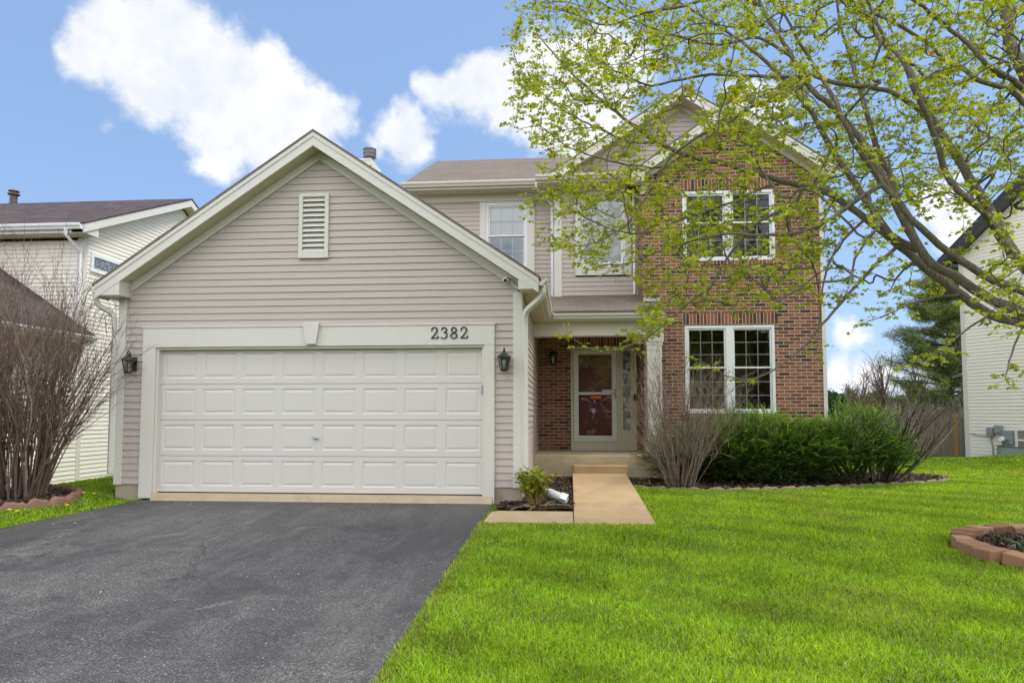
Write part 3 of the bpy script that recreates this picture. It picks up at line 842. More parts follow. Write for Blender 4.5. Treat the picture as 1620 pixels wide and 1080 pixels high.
mb.box(-.27, 1.46, 5.4, 12.4, 3.0, 6.2); mb.box(-.27, .17, 5.02, 5.4, 3.0, 6.2); mb.box(1.31, 1.46, 5.02, 5.4, 3.0, 6.2); mb.box(.17, 1.31, 5.02, 5.4, 3.0, 4.2)
mb.prism([(-.2, 6.2), (5.0, 6.2), (xm3, zm3-.35)], 'Y', 5.03, 8.5); mb.box(-3.4, 4.86, 12.3, 12.5, 0, 6.2); mb.box(1.5, 4.86, 6.5, 12.3, 0, 6.2)
mb.build('wall_core', M['dark'], H)
mb = MB()
mb.box(-3.42, -.28, 5.415, 5.45, 5.985, 6.16); mb.box(-.285, 1.44, 4.97, 5.0, 6.01, 6.09)
pieces(mb, 'frieze_board', M['trim'], H, 0)
mb = MB(); mb.box(-.285, -.135, 4.975, 5.02, 3.66, 6.01); mb.box(-.30, -.28, 4.98, 5.44, 3.6, 6.0); mb.box(-.39, -.285, 5.42, 5.46, 3.6, 5.985); mb.box(1.425, 1.475, 4.96, 5.0, 3.66, 6.01)
mb.box(4.882, 4.955, 3.985, 4.06, -.2, 5.95)
pieces(mb, 'corner_board', M['trim'], H, .004)
def casing(x0, x1, z0, z1, X0, X1, Z0, Z1, Y, d=.04):
    mb = MB()
    mb.box(X0, x0, Y-d, Y+.01, Z0, Z1); mb.box(x1, X1, Y-d, Y+.01, Z0, Z1); mb.box(x0, x1, Y-d, Y+.01, Z0, z0); mb.box(x0, x1, Y-d, Y+.01, z1, Z1)
    mb.box(x0-.01, x1+.01, Y, Y+.10, z0-.02, z0+.0); mb.box(X0-.012, X0, Y-d-.004, Y+.01, Z0-.01, Z1); mb.box(X1, X1+.012, Y-d-.004, Y+.01, Z0-.01, Z1); mb.box(X0, X1, Y-d-.004, Y+.01, Z0-.012, Z0)
    return mb.build('window_casing', M['trim'], H, bevel=.003)
casing(*W1, -1.965, -.754, 4.32, 5.975, 5.45); casing(*W2, .157, 1.329, 4.192, 5.995, 5.0)
sash_window(H, *W1, 5.45, 3, 2, 2, 5.19, curtain=[(5.15, 5.92, 0), (4.47, 5.16, 1)])
sash_window(H, *W2, 5.0, 3, 2, 2, 5.15, curtain=[(4.4, 5.9, 0)])

# ---- brick front block
BX0, BX1, BY = 1.472, 4.882, 4.0
W3 = (2.272, 3.99, 1.235, 2.952); W4 = (2.262, 4.04, 4.235, 5.635)
xl2, xr2, ze2, xm2, zm2 = 1.244, 5.14, 5.98, 3.19, 7.33
s2 = (zm2-ze2)/(xm2-xl2)
mb = MB(); wall_holes(mb, BY, BX0, BX1, -.3, 5.99, [W3, W4])
mb.poly([(BX0, BY, 5.99), (BX1, BY, 5.99), (xm2, BY, zm2-.12)])
mb.poly([(BX0, 5.0, -.3), (BX0, BY, -.3), (BX0, BY, 5.95), (BX0, 5.0, 5.95)])
mb.poly([(BX1, BY, -.3), (BX1, BY+.06, -.3), (BX1, BY+.06, 5.95), (BX1, BY, 5.95)])
wall_holes(mb, 5.0, -.672, BX0, .44, 2.9, [(.039, 1.419, .46, 2.655)], .05)
mb.build('brick_wall', M['brick'], H)
mb = MB()
mb.box(2.262, 4.052, BY-.006, BY+.02, 2.972, 3.190); mb.box(2.24, 4.065, BY-.007, BY+.02, 5.655, 5.875); mb.box(2.25, 4.07, BY-.03, BY+.03, 4.150, 4.232)
mb.box(2.25, 4.01, BY-.03, BY+.03, 1.15, 1.232); mb.box(-.02, 1.45, 4.994, 5.02, 2.66, 2.86)
pieces(mb, 'brick_lintel', M['jack'], H, 0)
sash_window(H, *W3, BY+.02, 3, 3, 3, 2.115, 2, .135, room=1.6, fw=.055)
sash_window(H, *W4, BY+.02, 3, 2, 2, 4.985, 2, .135, room=1.6, fw=.055)
gable_roof(H, xl2, xr2, ze2, xm2, zm2, 3.70, 5.2, 4.0, fasc=(.10, .225), frieze=.30, wl=BX0, wr=BX1)
gable_roof(H, xl3, xr3, ze3, xm3, zm3, 4.60, 9.2, 5.0, fasc=(.10, .225), frieze=.33, wl=-.28, wr=5.08)
mb = MB()
mb.prism([(1.245, 5.78), (1.5, 5.78), (1.5, 5.98+s2*.25-.2), (1.245, 5.88)], 'Y', 3.705, 3.999); mb.prism([(5.14, 5.78), (5.14, 5.88), (4.87, 5.98+s2*.27-.2), (4.87, 5.78)], 'Y', 3.705, 3.999)
mb.box(1.44, 1.56, 3.97, 4.0, 5.6, 5.78); mb.box(5.12, 5.145, 4.0, 12.5, 5.80, 5.92); mb.box(4.88, 5.12, 4.0, 12.5, 5.80, 5.83)
pieces(mb, 'fascia', M['trim'], H, .003)
# strip of roof across the foot of the rear gable, with soffit
mb = MB(); mb.prism([(4.54, 6.215), (4.54, 6.235), (5.0, 6.30), (5.0, 6.28)], 'X', -.66, 1.46)
mb.build('roof', M['roof'], H)
mb = MB(); mb.box(-.66, 1.44, 4.57, 4.995, 6.09, 6.11); mb.box(-3.6, -.30, 5.03, 5.445, 6.155, 6.175)
mb.build('soffit', M['soffit'], H)
mb = MB(); mb.box(-.66, 1.44, 4.56, 4.572, 6.085, 6.215); mb.box(-3.63, -.29, 5.02, 5.035, 6.15, 6.28); mb.box(-.66, -.645, 4.573, 5.0, 6.085, 6.215)
pieces(mb, 'fascia', M['trim'], H, 0)
# main roof
mb = MB()
zr = 8.30
mb.prism([(4.98, 6.29), (9.0, zr), (13.0, 6.29), (13.0, 6.25), (9.0, zr-.04), (4.98, 6.25)], 'X', -3.65, 5.3)
mb.build('roof', M['roof'], H)
mb = MB(); mb.prism([(5.0, 6.252), (9.0, zr-.041), (13.0, 6.252), (13.0, 6.10), (9.0, zr-.2), (5.0, 6.10)], 'X', -3.645, -3.61); mb.prism([(5.2, 6.2), (9.0, zr-.1), (12.8, 6.2)], 'X', -3.44, -3.42)
mb.build('rake_board', M['trim'], H)

# ---- porch
mb = MB()
mb.prism([(-1.4, 3.72), (1.462, 3.72), (1.80, 3.40), (1.80, 3.05), (-.43, 3.05)], 'Z', 0, .03)
pv = []
def zroof(y): return 3.112+(y-3.05)*.308
for (x, y, z) in mb.v:
    yy = {3.72: 5.0, 3.40: 3.99, 3.05: 3.02}[y]
    pv.append((x, yy, zroof(yy)+z))
mb.v = pv; mb.f = [tuple(reversed(f)) for f in mb.f]
mb.build('roof', M['roof'], H)
mb = MB(); mb.box(1.476, 1.80, 3.955, 3.998, 3.44, 3.50); mb.box(-.13, 1.44, 4.955, 4.975, 3.70, 3.725); pieces(mb, 'flashing', M['flash'], H, 0)
mb = MB(); mb.box(-.66, 1.78, 3.36, 3.62, 2.70, 2.985); mb.box(1.46, 1.78, 3.62, 3.998, 2.70, 2.985); mb.box(-.43, 1.79, 3.15, 3.17, 2.96, 3.09)
mb.box(1.772, 1.792, 3.171, 4.0, 2.96, 3.09)
pieces(mb, 'porch_beam', M['trim'], H, .004)
mb = MB(); mb.box(-.66, 1.47, 3.62, 4.99, 2.86, 2.88); mb.box(-.42, 1.775, 3.17, 3.62, 2.986, 3.0); mb.build('porch_ceiling', M['soffit'], H)
mb = MB(); x0, x1, y0, y1 = 1.455, 1.755, 3.36, 3.66
mb.box(x0+.012, x1-.012, y0+.012, y1-.012, .46, 2.70); mb.box(x0-.012, x1+.012, y0-.012, y1+.012, .461, .66); mb.box(x0-.02, x1+.02, y0-.02, y1+.02, 2.58, 2.699); mb.box(x0-.005, x1+.005, y0-.005, y1+.005, 2.52, 2.579)
for (p, q) in ((x0+.012, x0+.065), (x1-.065, x1-.012)): mb.box(p, q, y0, y0+.012, .662, 2.519)
for zz in ((.662, .78), (1.62, 1.70), (2.42, 2.519)): mb.box(x0+.066, x1-.066, y0+.001, y0+.012, *zz)
mb.build('porch_column', M['trim'], H, bevel=.003)
mb = MB(); mb.box(-.668, 2.1, 3.30, 5.0, .10, .455); mb.box(-.66, 2.09, 3.27, 4.95, -.3, .10)
mb.build('porch_slab', M['slab'], H, bevel=.012)
mb = MB()                                            # entry: frame, sidelight, storm door
fx0, fx1 = .039, 1.419
mb.box(fx0, .10, 4.95, 5.05, .46, 2.65); mb.box(1.005, 1.06, 4.95, 5.05, .46, 2.65); mb.box(1.36, fx1, 4.95, 5.05, .46, 2.65); mb.box(.10, 1.005, 4.95, 5.05, 2.585, 2.65); mb.box(1.06, 1.36, 4.951, 5.05, 2.585, 2.65)
mb.box(.10, 1.005, 4.94, 5.05, .46, .645)
ef = mb.build('entry_frame', M['beige'], H, bevel=.003)
mb = MB()
mb.box(1.06, 1.36, 4.975, 5.03, .46, .88); mb.box(1.06, 1.135, 4.975, 5.03, .88, 2.55); mb.box(1.29, 1.36, 4.975, 5.03, .88, 2.55); mb.box(1.06, 1.36, 4.975, 5.03, 2.55, 2.584)
mb.box(1.09, 1.33, 4.965, 4.974, .70, .715); mb.box(1.125, 1.138, 4.962, 4.974, .87, 2.56); mb.box(1.287, 1.30, 4.962, 4.974, .87, 2.56); mb.box(1.138, 1.287, 4.962, 4.974, 2.547, 2.56); mb.box(1.138, 1.287, 4.962, 4.974, .87, .883); mb.box(1.138, 1.287, 4.964, 4.99, 1.83, 1.845); mb.box(1.138, 1.287, 4.964, 4.99, 1.42, 1.432)
sg = mb.build('sidelight', M['beige'], H, bevel=.002)
mb = MB(); mb.poly([(1.135, 4.992, .88), (1.29, 4.992, .88), (1.29, 4.992, 2.55), (1.135, 4.992, 2.55)]); mb.build('pane', M['lead'], sg)
mb = MB()
mb.box(.105, .205, 4.93, 4.965, .652, 2.58); mb.box(.90, 1.0, 4.93, 4.965, .652, 2.58); mb.box(.205, .90, 4.93, 4.965, .652, .77); mb.box(.205, .90, 4.93, 4.965, 2.48, 2.58); mb.box(.205, .90, 4.932, 4.962, 1.63, 1.685)
mb.box(.19, .915, 4.924, 4.929, .72, .74); mb.box(.19, .205, 4.924, 4.929, .74, 2.5); mb.box(.90, .915, 4.924, 4.929, .74, 2.5)
sd_ = mb.build('storm_door', M['storm'], H, bevel=.003)
mb = MB()
for (a, b) in ((.77, 1.63), (1.685, 2.48)): mb.poly([(.205, 4.947, a), (.90, 4.947, a), (.90, 4.947, b), (.205, 4.947, b)])
mb.build('pane', M['stormglass'], sd_)
mb = MB(); mb.box(.955, .985, 4.915, 4.93, 1.54, 1.75); mb.tube([(.97, 4.915, 1.66), (.97, 4.88, 1.66), (.88, 4.875, 1.655)], .011, 8); mb.build('door_handle', M['grey'], sd_, bevel=.003)
mb = MB(); mb.box(.70, .895, 4.940, 4.944, 1.69, 1.735); mb.mat(1)
for i in range(9): mb.box(.712+.020*i, .724+.020*i, 4.9385, 4.9399, 1.706, 1.720+.004*(i % 3))
mb.build('sticker', [M['paper'], M['number']], sd_, label='white sticker with a line of small print')
mb = MB(); mb.box(.46, .68, 4.940, 4.944, 1.545, 1.605); mb.build('sticker', M['orange'], sd_, label='orange sticker')
mb = MB(); mb.box(.10, 1.005, 5.06, 5.10, .46, 2.6)
for (a, b, c, d) in ((.2, .5, .65, 1.25), (.6, .9, .65, 1.25), (.2, .5, 1.4, 2.05), (.6, .9, 1.4, 2.05), (.2, .5, 2.15, 2.45), (.6, .9, 2.15, 2.45)):
    mb.box(a, b, 5.045, 5.06, c, d)
    mb.box(a+.05, b-.05, 5.035, 5.045, c+.05, d-.05)
mb.build('front_door', M['maroon'], H, bevel=.006)
# chimney behind the garage roof
mb = MB()
siding(mb, (0, 8.0, 0), (1, 0, 0), (0, -1, 0), 3.0, 7.9, const(-5.95), const(-5.27)); siding(mb, (-5.25, 8, 0), (0, 1, 0), (1, 0, 0), 3.0, 7.9, const(.02), const(.9))
mb.box(-5.96, -5.25, 7.99, 8.0, 7.86, 8.0); mb.box(-5.256, -5.24, 7.985, 8.95, 7.86, 8.0); mb.box(-5.97, -5.24, 7.98, 8.96, 8.0, 8.05); mb.box(-5.95, -5.26, 8.02, 8.9, -.3, 7.99)
mb.box(-5.27, -3.4, 8.1, 11, -.3, 5.2)
ch = mb.build('chimney', M['trim'], H)
mb = MB(); mb.lathe((-5.36, 8.25, 8.05), [(.10, 0), (.10, .10), (.17, .11), (.175, .15), (.165, .16), (.165, .20), (.178, .21), (.178, .25), (.165, .26), (.165, .30), (.178, .31), (.178, .345), (.12, .37)], 18)
mb.build('chimney_cap', plain('weathered flue cap', (.17, .15, .145), .5, .4), ch)

# ------------------------------------------------------------------ things fixed to the house
def lantern(x, y, z, label, group='lanterns on the house wall'):
    t = thing('wall_lantern', (x, y, z), label, 'wall lamp', group)
    c = (x, y-.13, z)
    mb = MB(); mb.box(x-.055, x+.055, y-.02, y, z-.14, z+.06)
    mb.tube([(x, y-.02, z-.02), (x, y-.06, z+.06), (x, y-.10, z+.13), (x, y-.135, z+.14), (x, y-.15, z+.11), (x, y-.13, z+.085)], .009, 8)
    mb.build('bracket', M['bronze'], t, bevel=.004)
    mb = MB(); mb.lathe(c, [(.020, .10), (.012, .085), (.03, .075), (.045, .055), (.085, .030), (.100, .010), (.098, .0), (.03, .0)][::-1], 12); mb.build('cap', M['bronze'], t)
    mb = MB(); mb.lathe(c, [(.048, -.17), (.055, -.16), (.083, -.005), (.075, -.004)], 6); mb.build('glass', M['lampglass'], t)
    mb = MB()
    for j in range(6):
        a = 2*math.pi*j/6
        mb.tube([(c[0]+.052*math.cos(a), c[1]+.052*math.sin(a), z-.168), (c[0]+.085*math.cos(a), c[1]+.085*math.sin(a), z)], .006, 5)
    mb.lathe(c, [(.02, -.195), (.05, -.185), (.058, -.165), (.03, -.160)], 10)
    mb.build('cage', M['bronze'], t)
    mb = MB(); mb.lathe(c, [(.015, -.16), (.018, -.09), (.028, -.07), (.024, -.045), (.004, -.03)], 10); mb.build('bulb', M['curtain'], t, True)
    return t
lantern(-6.425, -.014, 2.005, 'bronze wall lantern left of the garage door, beside the tall bare shrub')
lantern(-.90, -.014, 2.01, 'bronze wall lantern right of the garage door, under the security camera')
lantern(-.33, 4.998, 2.45, 'dark wall lantern on the shaded porch brick left of the storm door')
t = thing('security_camera', (-.87, -.03, 3.13), 'small white security camera with black lens under the garage eave', 'security camera')
mb = MB(); mb.tube([(-.87, -.03, 3.14), (-.87, -.055, 3.14)], .035, 14); mb.tube([(-.87, -.05, 3.13), (-.885, -.14, 3.10)], .038, 16); mb.build('camera_body', M['white'], t, True)
mb = MB(); mb.tube([(-.885, -.139, 3.10), (-.888, -.156, 3.094)], [.024, .018], 16); mb.build('lens', M['black'], t, True)
mb = MB(); mb.tube([(-.84, -.04, 3.14), (-.79, -.036, 3.14), (-.75, -.034, 3.07), (-.70, -.034, 3.03)], .004, 6); mb.build('cable', M['black'], t)
mb = MB(); mb.box(1.35, 1.405, 4.915, 4.95, 1.50, 1.64); mb.tube([(1.378, 4.916, 1.54), (1.378, 4.910, 1.54)], .014, 12)
tag(mb.build('doorbell', M['black'], None, bevel=.005), 'black video doorbell on the beige frame right of the sidelight', 'doorbell')
t = thing('drain_pipe', (-.3, -.1, 0), 'white corrugated drain pipe lying in the bed behind the leafy clump', 'drain pipe')
P0, P1 = np.array([-.60, .0, .26]), np.array([-.03, -.16, .055])
mb = MB(); n = 60
mb.tube([P0+(P1-P0)*i/n*.86 for i in range(n+1)], [.052+.007*(i % 2) for i in range(n+1)], 14); mb.build('corrugated_hose', M['white'], t)
mb = MB(); mb.tube([P0+(P1-P0)*.84, P0+(P1-P0)*1.0], [.072, .075], 4, cap=False); mb.tube([P0+(P1-P0)*.845, P0+(P1-P0)*.99], [.062, .066], 4, cap=False); mb.build('outlet', M['white'], t)
# ------------------------------------------------------------------ ground, drive, path, beds
def axis(lo, hi, step, far, grow=1.35):
    a = list(np.arange(lo, hi+1e-6, step)); d = step
    while a[-1] < far: d *= grow; a.append(a[-1]+d)
    d = step
    while a[0] > -far: d *= grow; a.insert(0, a[0]-d)
    return np.array(a)
gx, gy = axis(-14, 18, .25, 900), axis(-11, 18, .25, 900)
XX, YY = np.meshgrid(gx, gy); ZZ = ground(XX, YY)
nx, ny = len(gx), len(gy)
idx = np.arange(nx*ny).reshape(ny, nx)
q = np.stack([idx[:-1, :-1], idx[:-1, 1:], idx[1:, 1:], idx[1:, :-1]], -1).reshape(-1, 4)
gr_ = npmesh('lawn', np.stack([XX, YY, ZZ], -1).reshape(-1, 3), q.ravel(), np.full(len(q), 4), M['soil'], smooth=True)
tag(gr_, kind='structure')

def drive_left(y):
    return np.interp(y, [-14, -8, -4.5, -2.2, -1.3, -.5, .1], [-6.9, -6.85, -6.75, -6.56, -6.45, -6.32, -6.24])
DRX = -1.045
ys = np.linspace(-12.5, -.055, 60)
V, Fc = [], []
for y in ys:
    l = float(drive_left(y))+.012*math.sin(y*9)+.01*math.sin(y*23); r = DRX+.012*math.sin(y*7+1)+.008*math.sin(y*19)
    for x in np.r_[l, np.linspace(l+.025, r-.025, 22), r]:
        e = min(x-l, r-x)
        V.append((x, y, float(ground(-3, y))+.016-.02*(e < .02)+.006*math.sin(x*1.7+y)*math.sin(y*1.1)))
for i in range(len(ys)-1):
    for j in range(23):
        a = i*24+j; Fc += [a, a+1, a+25, a+24]
tag(npmesh('driveway', V, Fc, np.full(len(Fc)//4, 4), M['asphalt'], smooth=True), kind='structure')

# walkway: sloping slab up to the step, and the short slab along the bed to the drive
mb = MB()
def wz(y): return -.062+(y+1.47)*(.215/4.45)
def slab(x0, x1, ya, yb, th=.16):
    mb.prism([(ya, wz(ya)-th), (yb, wz(yb)-th), (yb, wz(yb)), (ya, wz(ya))], 'X', x0, x1)
for (a, b) in ((-1.47, -.42), (-.41, 1.55), (1.558, 2.97)): slab(.056, 1.02, a, b)
o = mb.build('path', M['walk'], bevel=.012); tag(o, kind='structure')
mb = MB(); mb.prism([(-1.02, -1.47), (.046, -1.47), (.046, -.575), (-.93, -.575), (-1.02, -.70)], 'Z', -.2, -.045)
o = mb.build('path', M['walk'], bevel=.012); tag(o, kind='structure')
mb = MB(); mb.box(.075, 1.06, 2.93, 3.275, .0, .29)
tag(mb.build('concrete_step', M['walk'], bevel=.012), 'low tan concrete step between the path and the porch slab', 'step')

def inpoly(x, y, P):
    x = np.asarray(x, float); y = np.asarray(y, float); c = np.zeros(x.shape, bool); n = len(P)
    for i in range(n):
        x1, y1 = P[i]; x2, y2 = P[(i+1) % n]
        cond = ((y1 > y) != (y2 > y))
        c ^= cond & (x < (x2-x1)*(y-y1)/((y2-y1) if y2 != y1 else 1e-9)+x1)
    return c
BED_A = [(-.66, .02), (-.95, -.02), (-.97, -.575), (.056, -.575), (.056, 3.3), (-.66, 3.3)]
BED_B = [(1.02, 2.02), (1.6, 1.82), (2.4, 1.74), (3.3, 1.92), (4.2, 2.24), (5.4, 2.75), (6.3, 3.15), (6.85, 3.5), (7.05, 3.95), (6.85, 4.5), (6.3, 4.85), (5.4, 4.9), (4.9, 4.6), (4.9, 4.0), (1.47, 4.0), (1.47, 3.3), (1.02, 3.3)]
RC, RR = (4.75, -2.64), .88
BED_C = [(RC[0]+.80*math.cos(a), RC[1]+.80*math.sin(a)) for a in np.linspace(0, 2*math.pi, 40, endpoint=False)]
LC, LR = (-7.72, -.85), .92
BED_D = [(LC[0]+LR*math.cos(a), LC[1]+LR*math.sin(a)) for a in np.linspace(0, 2*math.pi, 40, endpoint=False)]
def bed(P, lift=.03):
    xs = [p[0] for p in P]; ys = [p[1] for p in P]
    st = .06
    X, Y = np.meshgrid(np.arange(min(xs), max(xs)+st, st), np.arange(min(ys), max(ys)+st, st))
    ny, nx = X.shape
    Z = ground(X, Y)+lift+.022*np.sin(X*13+Y*5)*np.sin(Y*11-X*4)+RNG.normal(0, .008, X.shape)
    cx, cy = X[:-1, :-1]+st/2, Y[:-1, :-1]+st/2
    keep = inpoly(cx, cy, P).ravel()
    id_ = np.arange(nx*ny).reshape(ny, nx)
    q = np.stack([id_[:-1, :-1], id_[:-1, 1:], id_[1:, 1:], id_[1:, :-1]], -1).reshape(-1, 4)[keep]
    o = npmesh('mulch_bed', np.stack([X, Y, Z], -1).reshape(-1, 3), q.ravel(), np.full(len(q), 4), M['mulch'])
    tag(o, kind='structure')
for P, l in ((BED_A, .035), (BED_B, .03), (BED_C, .03), (BED_D, .035)): bed(P, l)
def chips(P, n, name='mulch_chips'):
    xs = [p[0] for p in P]; ys = [p[1] for p in P]
    x = RNG.uniform(min(xs), max(xs), n*2); y = RNG.uniform(min(ys), max(ys), n*2); k = inpoly(x, y, P); x, y = x[k][:n], y[k][:n]
    m = len(x); z = ground(x, y)+.05
    a = RNG.uniform(0, 6.28, m); L_ = RNG.uniform(.012, .05, m); w = RNG.uniform(.004, .012, m); ti = RNG.normal(0, .5, m)
    d = np.stack([np.cos(a), np.sin(a), ti], -1); s = np.stack([-np.sin(a), np.cos(a), RNG.normal(0, .4, m)], -1)
    c = np.stack([x, y, z], -1)
    V = np.stack([c-d*L_[:, None]-s*w[:, None], c+d*L_[:, None]-s*w[:, None], c+d*L_[:, None]+s*w[:, None], c-d*L_[:, None]+s*w[:, None]], 1)
    base = np.array([(.05, .034, .026), (.11, .075, .055), (.26, .2, .15), (.03, .022, .018)])[RNG.choice(4, m, p=[.4, .3, .12, .18])]
    tag(npmesh(name, V.reshape(-1, 3), np.arange(4*m), np.full(m, 4), M['herb'], cols=np.repeat(base, 4, 0)), kind='stuff')
for P, n in ((BED_A, 900), (BED_B, 3500), (BED_C, 1600), (BED_D, 700)): chips(P, n)

# edging of the beds
def strip(path, w, h, name, mat_, label, cat, lift=.0, seg=None):
    mb = MB(); pts = [np.array(p) for p in path]
    # densify
    D = []
    for i in range(len(pts)-1):
        k = max(2, int(np.linalg.norm(pts[i+1]-pts[i])/.06))
        for t in np.linspace(0, 1, k, endpoint=False): D.append(pts[i]+(pts[i+1]-pts[i])*t)
    D.append(pts[-1])
    for _ in range(6): D = [D[0]]+[(D[i-1]+2*D[i]+D[i+1])/4 for i in range(1, len(D)-1)]+[D[-1]]
    prof = [(-.5, 0), (-.48, .75), (-.25, 1), (.25, 1), (.48, .75), (.5, 0)]
    b = None
    for i, p in enumerate(D):
        t = D[min(i+1, len(D)-1)]-D[max(i-1, 0)]; t = t/np.linalg.norm(t); n_ = np.array([-t[1], t[0]])
        z = float(ground(*p))-.03+lift
        hh = h*(1+.12*math.sin(i*.9)+.08*math.sin(i*2.3)); 
        if seg and i % seg == 0: hh *= .55
        base = len(mb.v)
        for (u, v) in prof: mb.v.append((p[0]+n_[0]*u*w, p[1]+n_[1]*u*w, z+v*hh))
        if b is not None:
            for j in range(5): mb.f.append((b+j, b+j+1, base+j+1, base+j)); mb.m.append(0)
        b = base
    return tag(mb.build(name, M[mat_], None, True), label, cat)
strip(BED_B[:8]+BED_B[8:11], .075, .07, 'bed_edging', 'edge2', 'low tan stone edging curving along the front of the shrub bed', 'edging', .01, 5)
strip([(LC[0]+LR*math.cos(a), LC[1]+LR*math.sin(a)) for a in np.linspace(-2.6, 2.2, 50)], .10, .13, 'bed_edging', 'edging', 'brown clay edging curved round the tall bare shrub left of the drive', 'edging', .0, 6)
nb_ = 22
for i in range(nb_):                                  # ring of loose bricks round the maple
    a = 2*math.pi*i/nb_+RNG.normal(0, .015)
    r = RR+RNG.normal(0, .028); c = np.array([RC[0]+r*math.cos(a), RC[1]+r*math.sin(a)])
    z = float(ground(*c)); yaw = a+math.pi/2+RNG.normal(0, .06); ti = RNG.normal(0, .06); tr = RNG.normal(0, .08)
    ux = np.array([math.cos(yaw), math.sin(yaw), ti]); uy = np.array([-math.sin(yaw), math.cos(yaw), tr]); uz = np.cross(ux, uy)
    mb = MB(); mb.obox((c[0], c[1], z+.062), ux, uy, uz, .116+RNG.uniform(-.012, .006), .095+RNG.uniform(-.022, .018), .060)
    o = mb.build('edging_brick', M['ringbrick'], bevel=.012)
    tag(o, 'weathered reddish brick laid in the ring round the maple', 'brick', 'bricks in the ring round the maple')

# ------------------------------------------------------------------ neighbouring houses
NL = thing('neighbour_house', (-14, 8, -.5), 'cream sided house with brown roof left of the garage', 'house')
NX, NY = -11.35, 5.4
def box_sub(name, b, m, par, bev=0): mb = MB(); mb.box(*b); return mb.build(name, m, par, bevel=bev)
mb = MB()
nzr, nze = 7.55, 5.62; nyr = 9.4
siding(mb, (0, NY, 0), (1, 0, 0), (0, -1, 0), 2.2, 5.3, const(-24), const(NX-.0), lip=.017)
mb.build('siding', M['nsiding'], NL); mb = MB()
nsl = (nzr-nze)/(nyr-(NY-.4))
WN = (5.72, 7.35, 4.70, 4.98)
siding(mb, (NX, 0, 0), (0, 1, 0), (1, 0, 0), -.75, 7.3, lambda v: max(-3.0 if v < 2.85 else NY+.02, NY-.4+(v+.30-nze)/nsl), lambda v: min(13.4, 2*nyr-(NY-.4)-(v+.30-nze)/nsl), lip=.017)
mb.build('siding', M['nsiding'], NL)
mb = MB(); mb.box(-24, NX-.02, NY+.02, 13.3, -.9, 5.3); mb.prism([(NY+.1, 5.3), (13.3, 5.3), (nyr, nzr-.35)], 'X', -24, NX-.02); mb.box(-20, NX-.02, -2.9, NY, -.9, 2.9); mb.build('wall_core', M['nsiding'], NL)
mb = MB(); ya, yb = NY-.4, 2*nyr-(NY-.4)
mb.prism([(ya-.03, nze-.015), (nyr, nzr), (yb+.03, nze-.015), (yb+.03, nze-.05), (nyr, nzr-.04), (ya-.03, nze-.05)], 'X', -26, NX+.33)
mb.build('roof', M['nroof'], NL)
mb = MB()
mb.prism([(ya, nze-.041), (nyr, nzr-.041), (nyr, nzr-.24), (ya, nze-.24)], 'X', NX+.28, NX+.315); mb.prism([(yb, nze-.041), (nyr, nzr-.041), (nyr, nzr-.24), (yb, nze-.24)], 'X', NX+.28, NX+.315)
mb.prism([(ya, nze-.24), (ya, nze-.05), (NY+.12, nze-.24+nsl*.5), (NY+.12, nze-.24)], 'X', NX+.003, NX+.277)
mb.build('rake_board', M['trim'], NL)
mb = MB()
mb.prism([(ya+.02, nze-.21), (nyr, nzr-.21), (nyr, nzr-.23), (ya+.02, nze-.23)], 'X', NX, NX+.28); mb.prism([(yb, nze-.21), (nyr, nzr-.21), (nyr, nzr-.23), (yb, nze-.23)], 'X', NX, NX+.28)
mb.box(-24, NX+.2, ya+.03, NY, nze-.26, nze-.245); mb.build('soffit', M['soffit'], NL)
mb = MB(); mb.box(-24, NX+.27, ya, ya+.025, nze-.25, nze-.06); mb.build('fascia', M['trim'], NL)
mb = MB(); gutter_x(mb, -24, NX+.27, ya-.002, nze-.045, .12, .13); mb.build('gutter', M['white'], NL)
mb = MB(); mb.box(NX-.12, NX+.012, NY-.022, NY+.0, 2.0, nze-.26); mb.box(NX+.002, NX+.024, NY-.02, NY+.12, -.7, nze-.26); pieces(mb, 'corner_board', M['trim'], NL)
def dspout(pts, par, r=.045, m='white'):
    mb = MB(); P = [np.array(p, float) for p in pts]; mb.tube(P, r, 4); return mb.build('downspout', M[m], par, bevel=.01)
dspout([(NX-.10, ya-.06, nze-.15), (NX-.10, ya-.06, nze-.3), (NX-.02, NY-.05, nze-.62), (NX-.02, NY-.05, nze-.8), (NX-.02, NY-.05, 3.1)], NL)
mb = MB(); a, b, c, d = WN; e = .09
mb.box(NX+.01, NX+.05, a-e, b+e, c-e, c); mb.box(NX+.01, NX+.05, a-e, b+e, d, d+e); mb.box(NX+.01, NX+.05, a-e, a, c, d); mb.box(NX+.01, NX+.05, b, b+e, c, d)
w_ = mb.build('window', M['white'], NL)
mb = MB(); mb.box(NX+.005, NX+.03, a, b, c, d); mb.build('pane', M['gblock'], w_)
mb = MB(); mb.lathe((-16.55, 9.3, 7.4), [(.10, 0), (.10, .34), (.12, .35), (.16, .37), (.16, .40), (.11, .41), (.11, .45), (.15, .47), (.14, .50), (.03, .52)], 14); mb.build('roof_vent', plain('brown vent pipe', (.12, .07, .06), .6), NL)
# its garage: lower roof with the gable to the street
gx1, gz1 = NX+.38, 3.05; gxm, gzm = NX-3.6, 3.05+.667*3.98
mb = MB(); mb.prism([(gx1, gz1), (gxm, gzm), (2*gxm-gx1, gz1), (2*gxm-gx1, gz1-.05), (gxm, gzm-.05), (gx1, gz1-.05)], 'Y', -3.3, NY-.001); mb.build('roof', M['nroof'], NL)
mb = MB(); mb.box(gx1-.03, gx1-.005, -3.25, NY-.03, gz1-.22, gz1-.055); mb.box(NX+.013, gx1-.03, -3.25, NY-.03, gz1-.22, gz1-.2); pieces(mb, 'fascia', M['trim'], NL)
mb = MB(); gutter_y(mb, -3.25, NY-.03, gx1-.004, gz1-.04); mb.build('gutter', M['white'], NL)

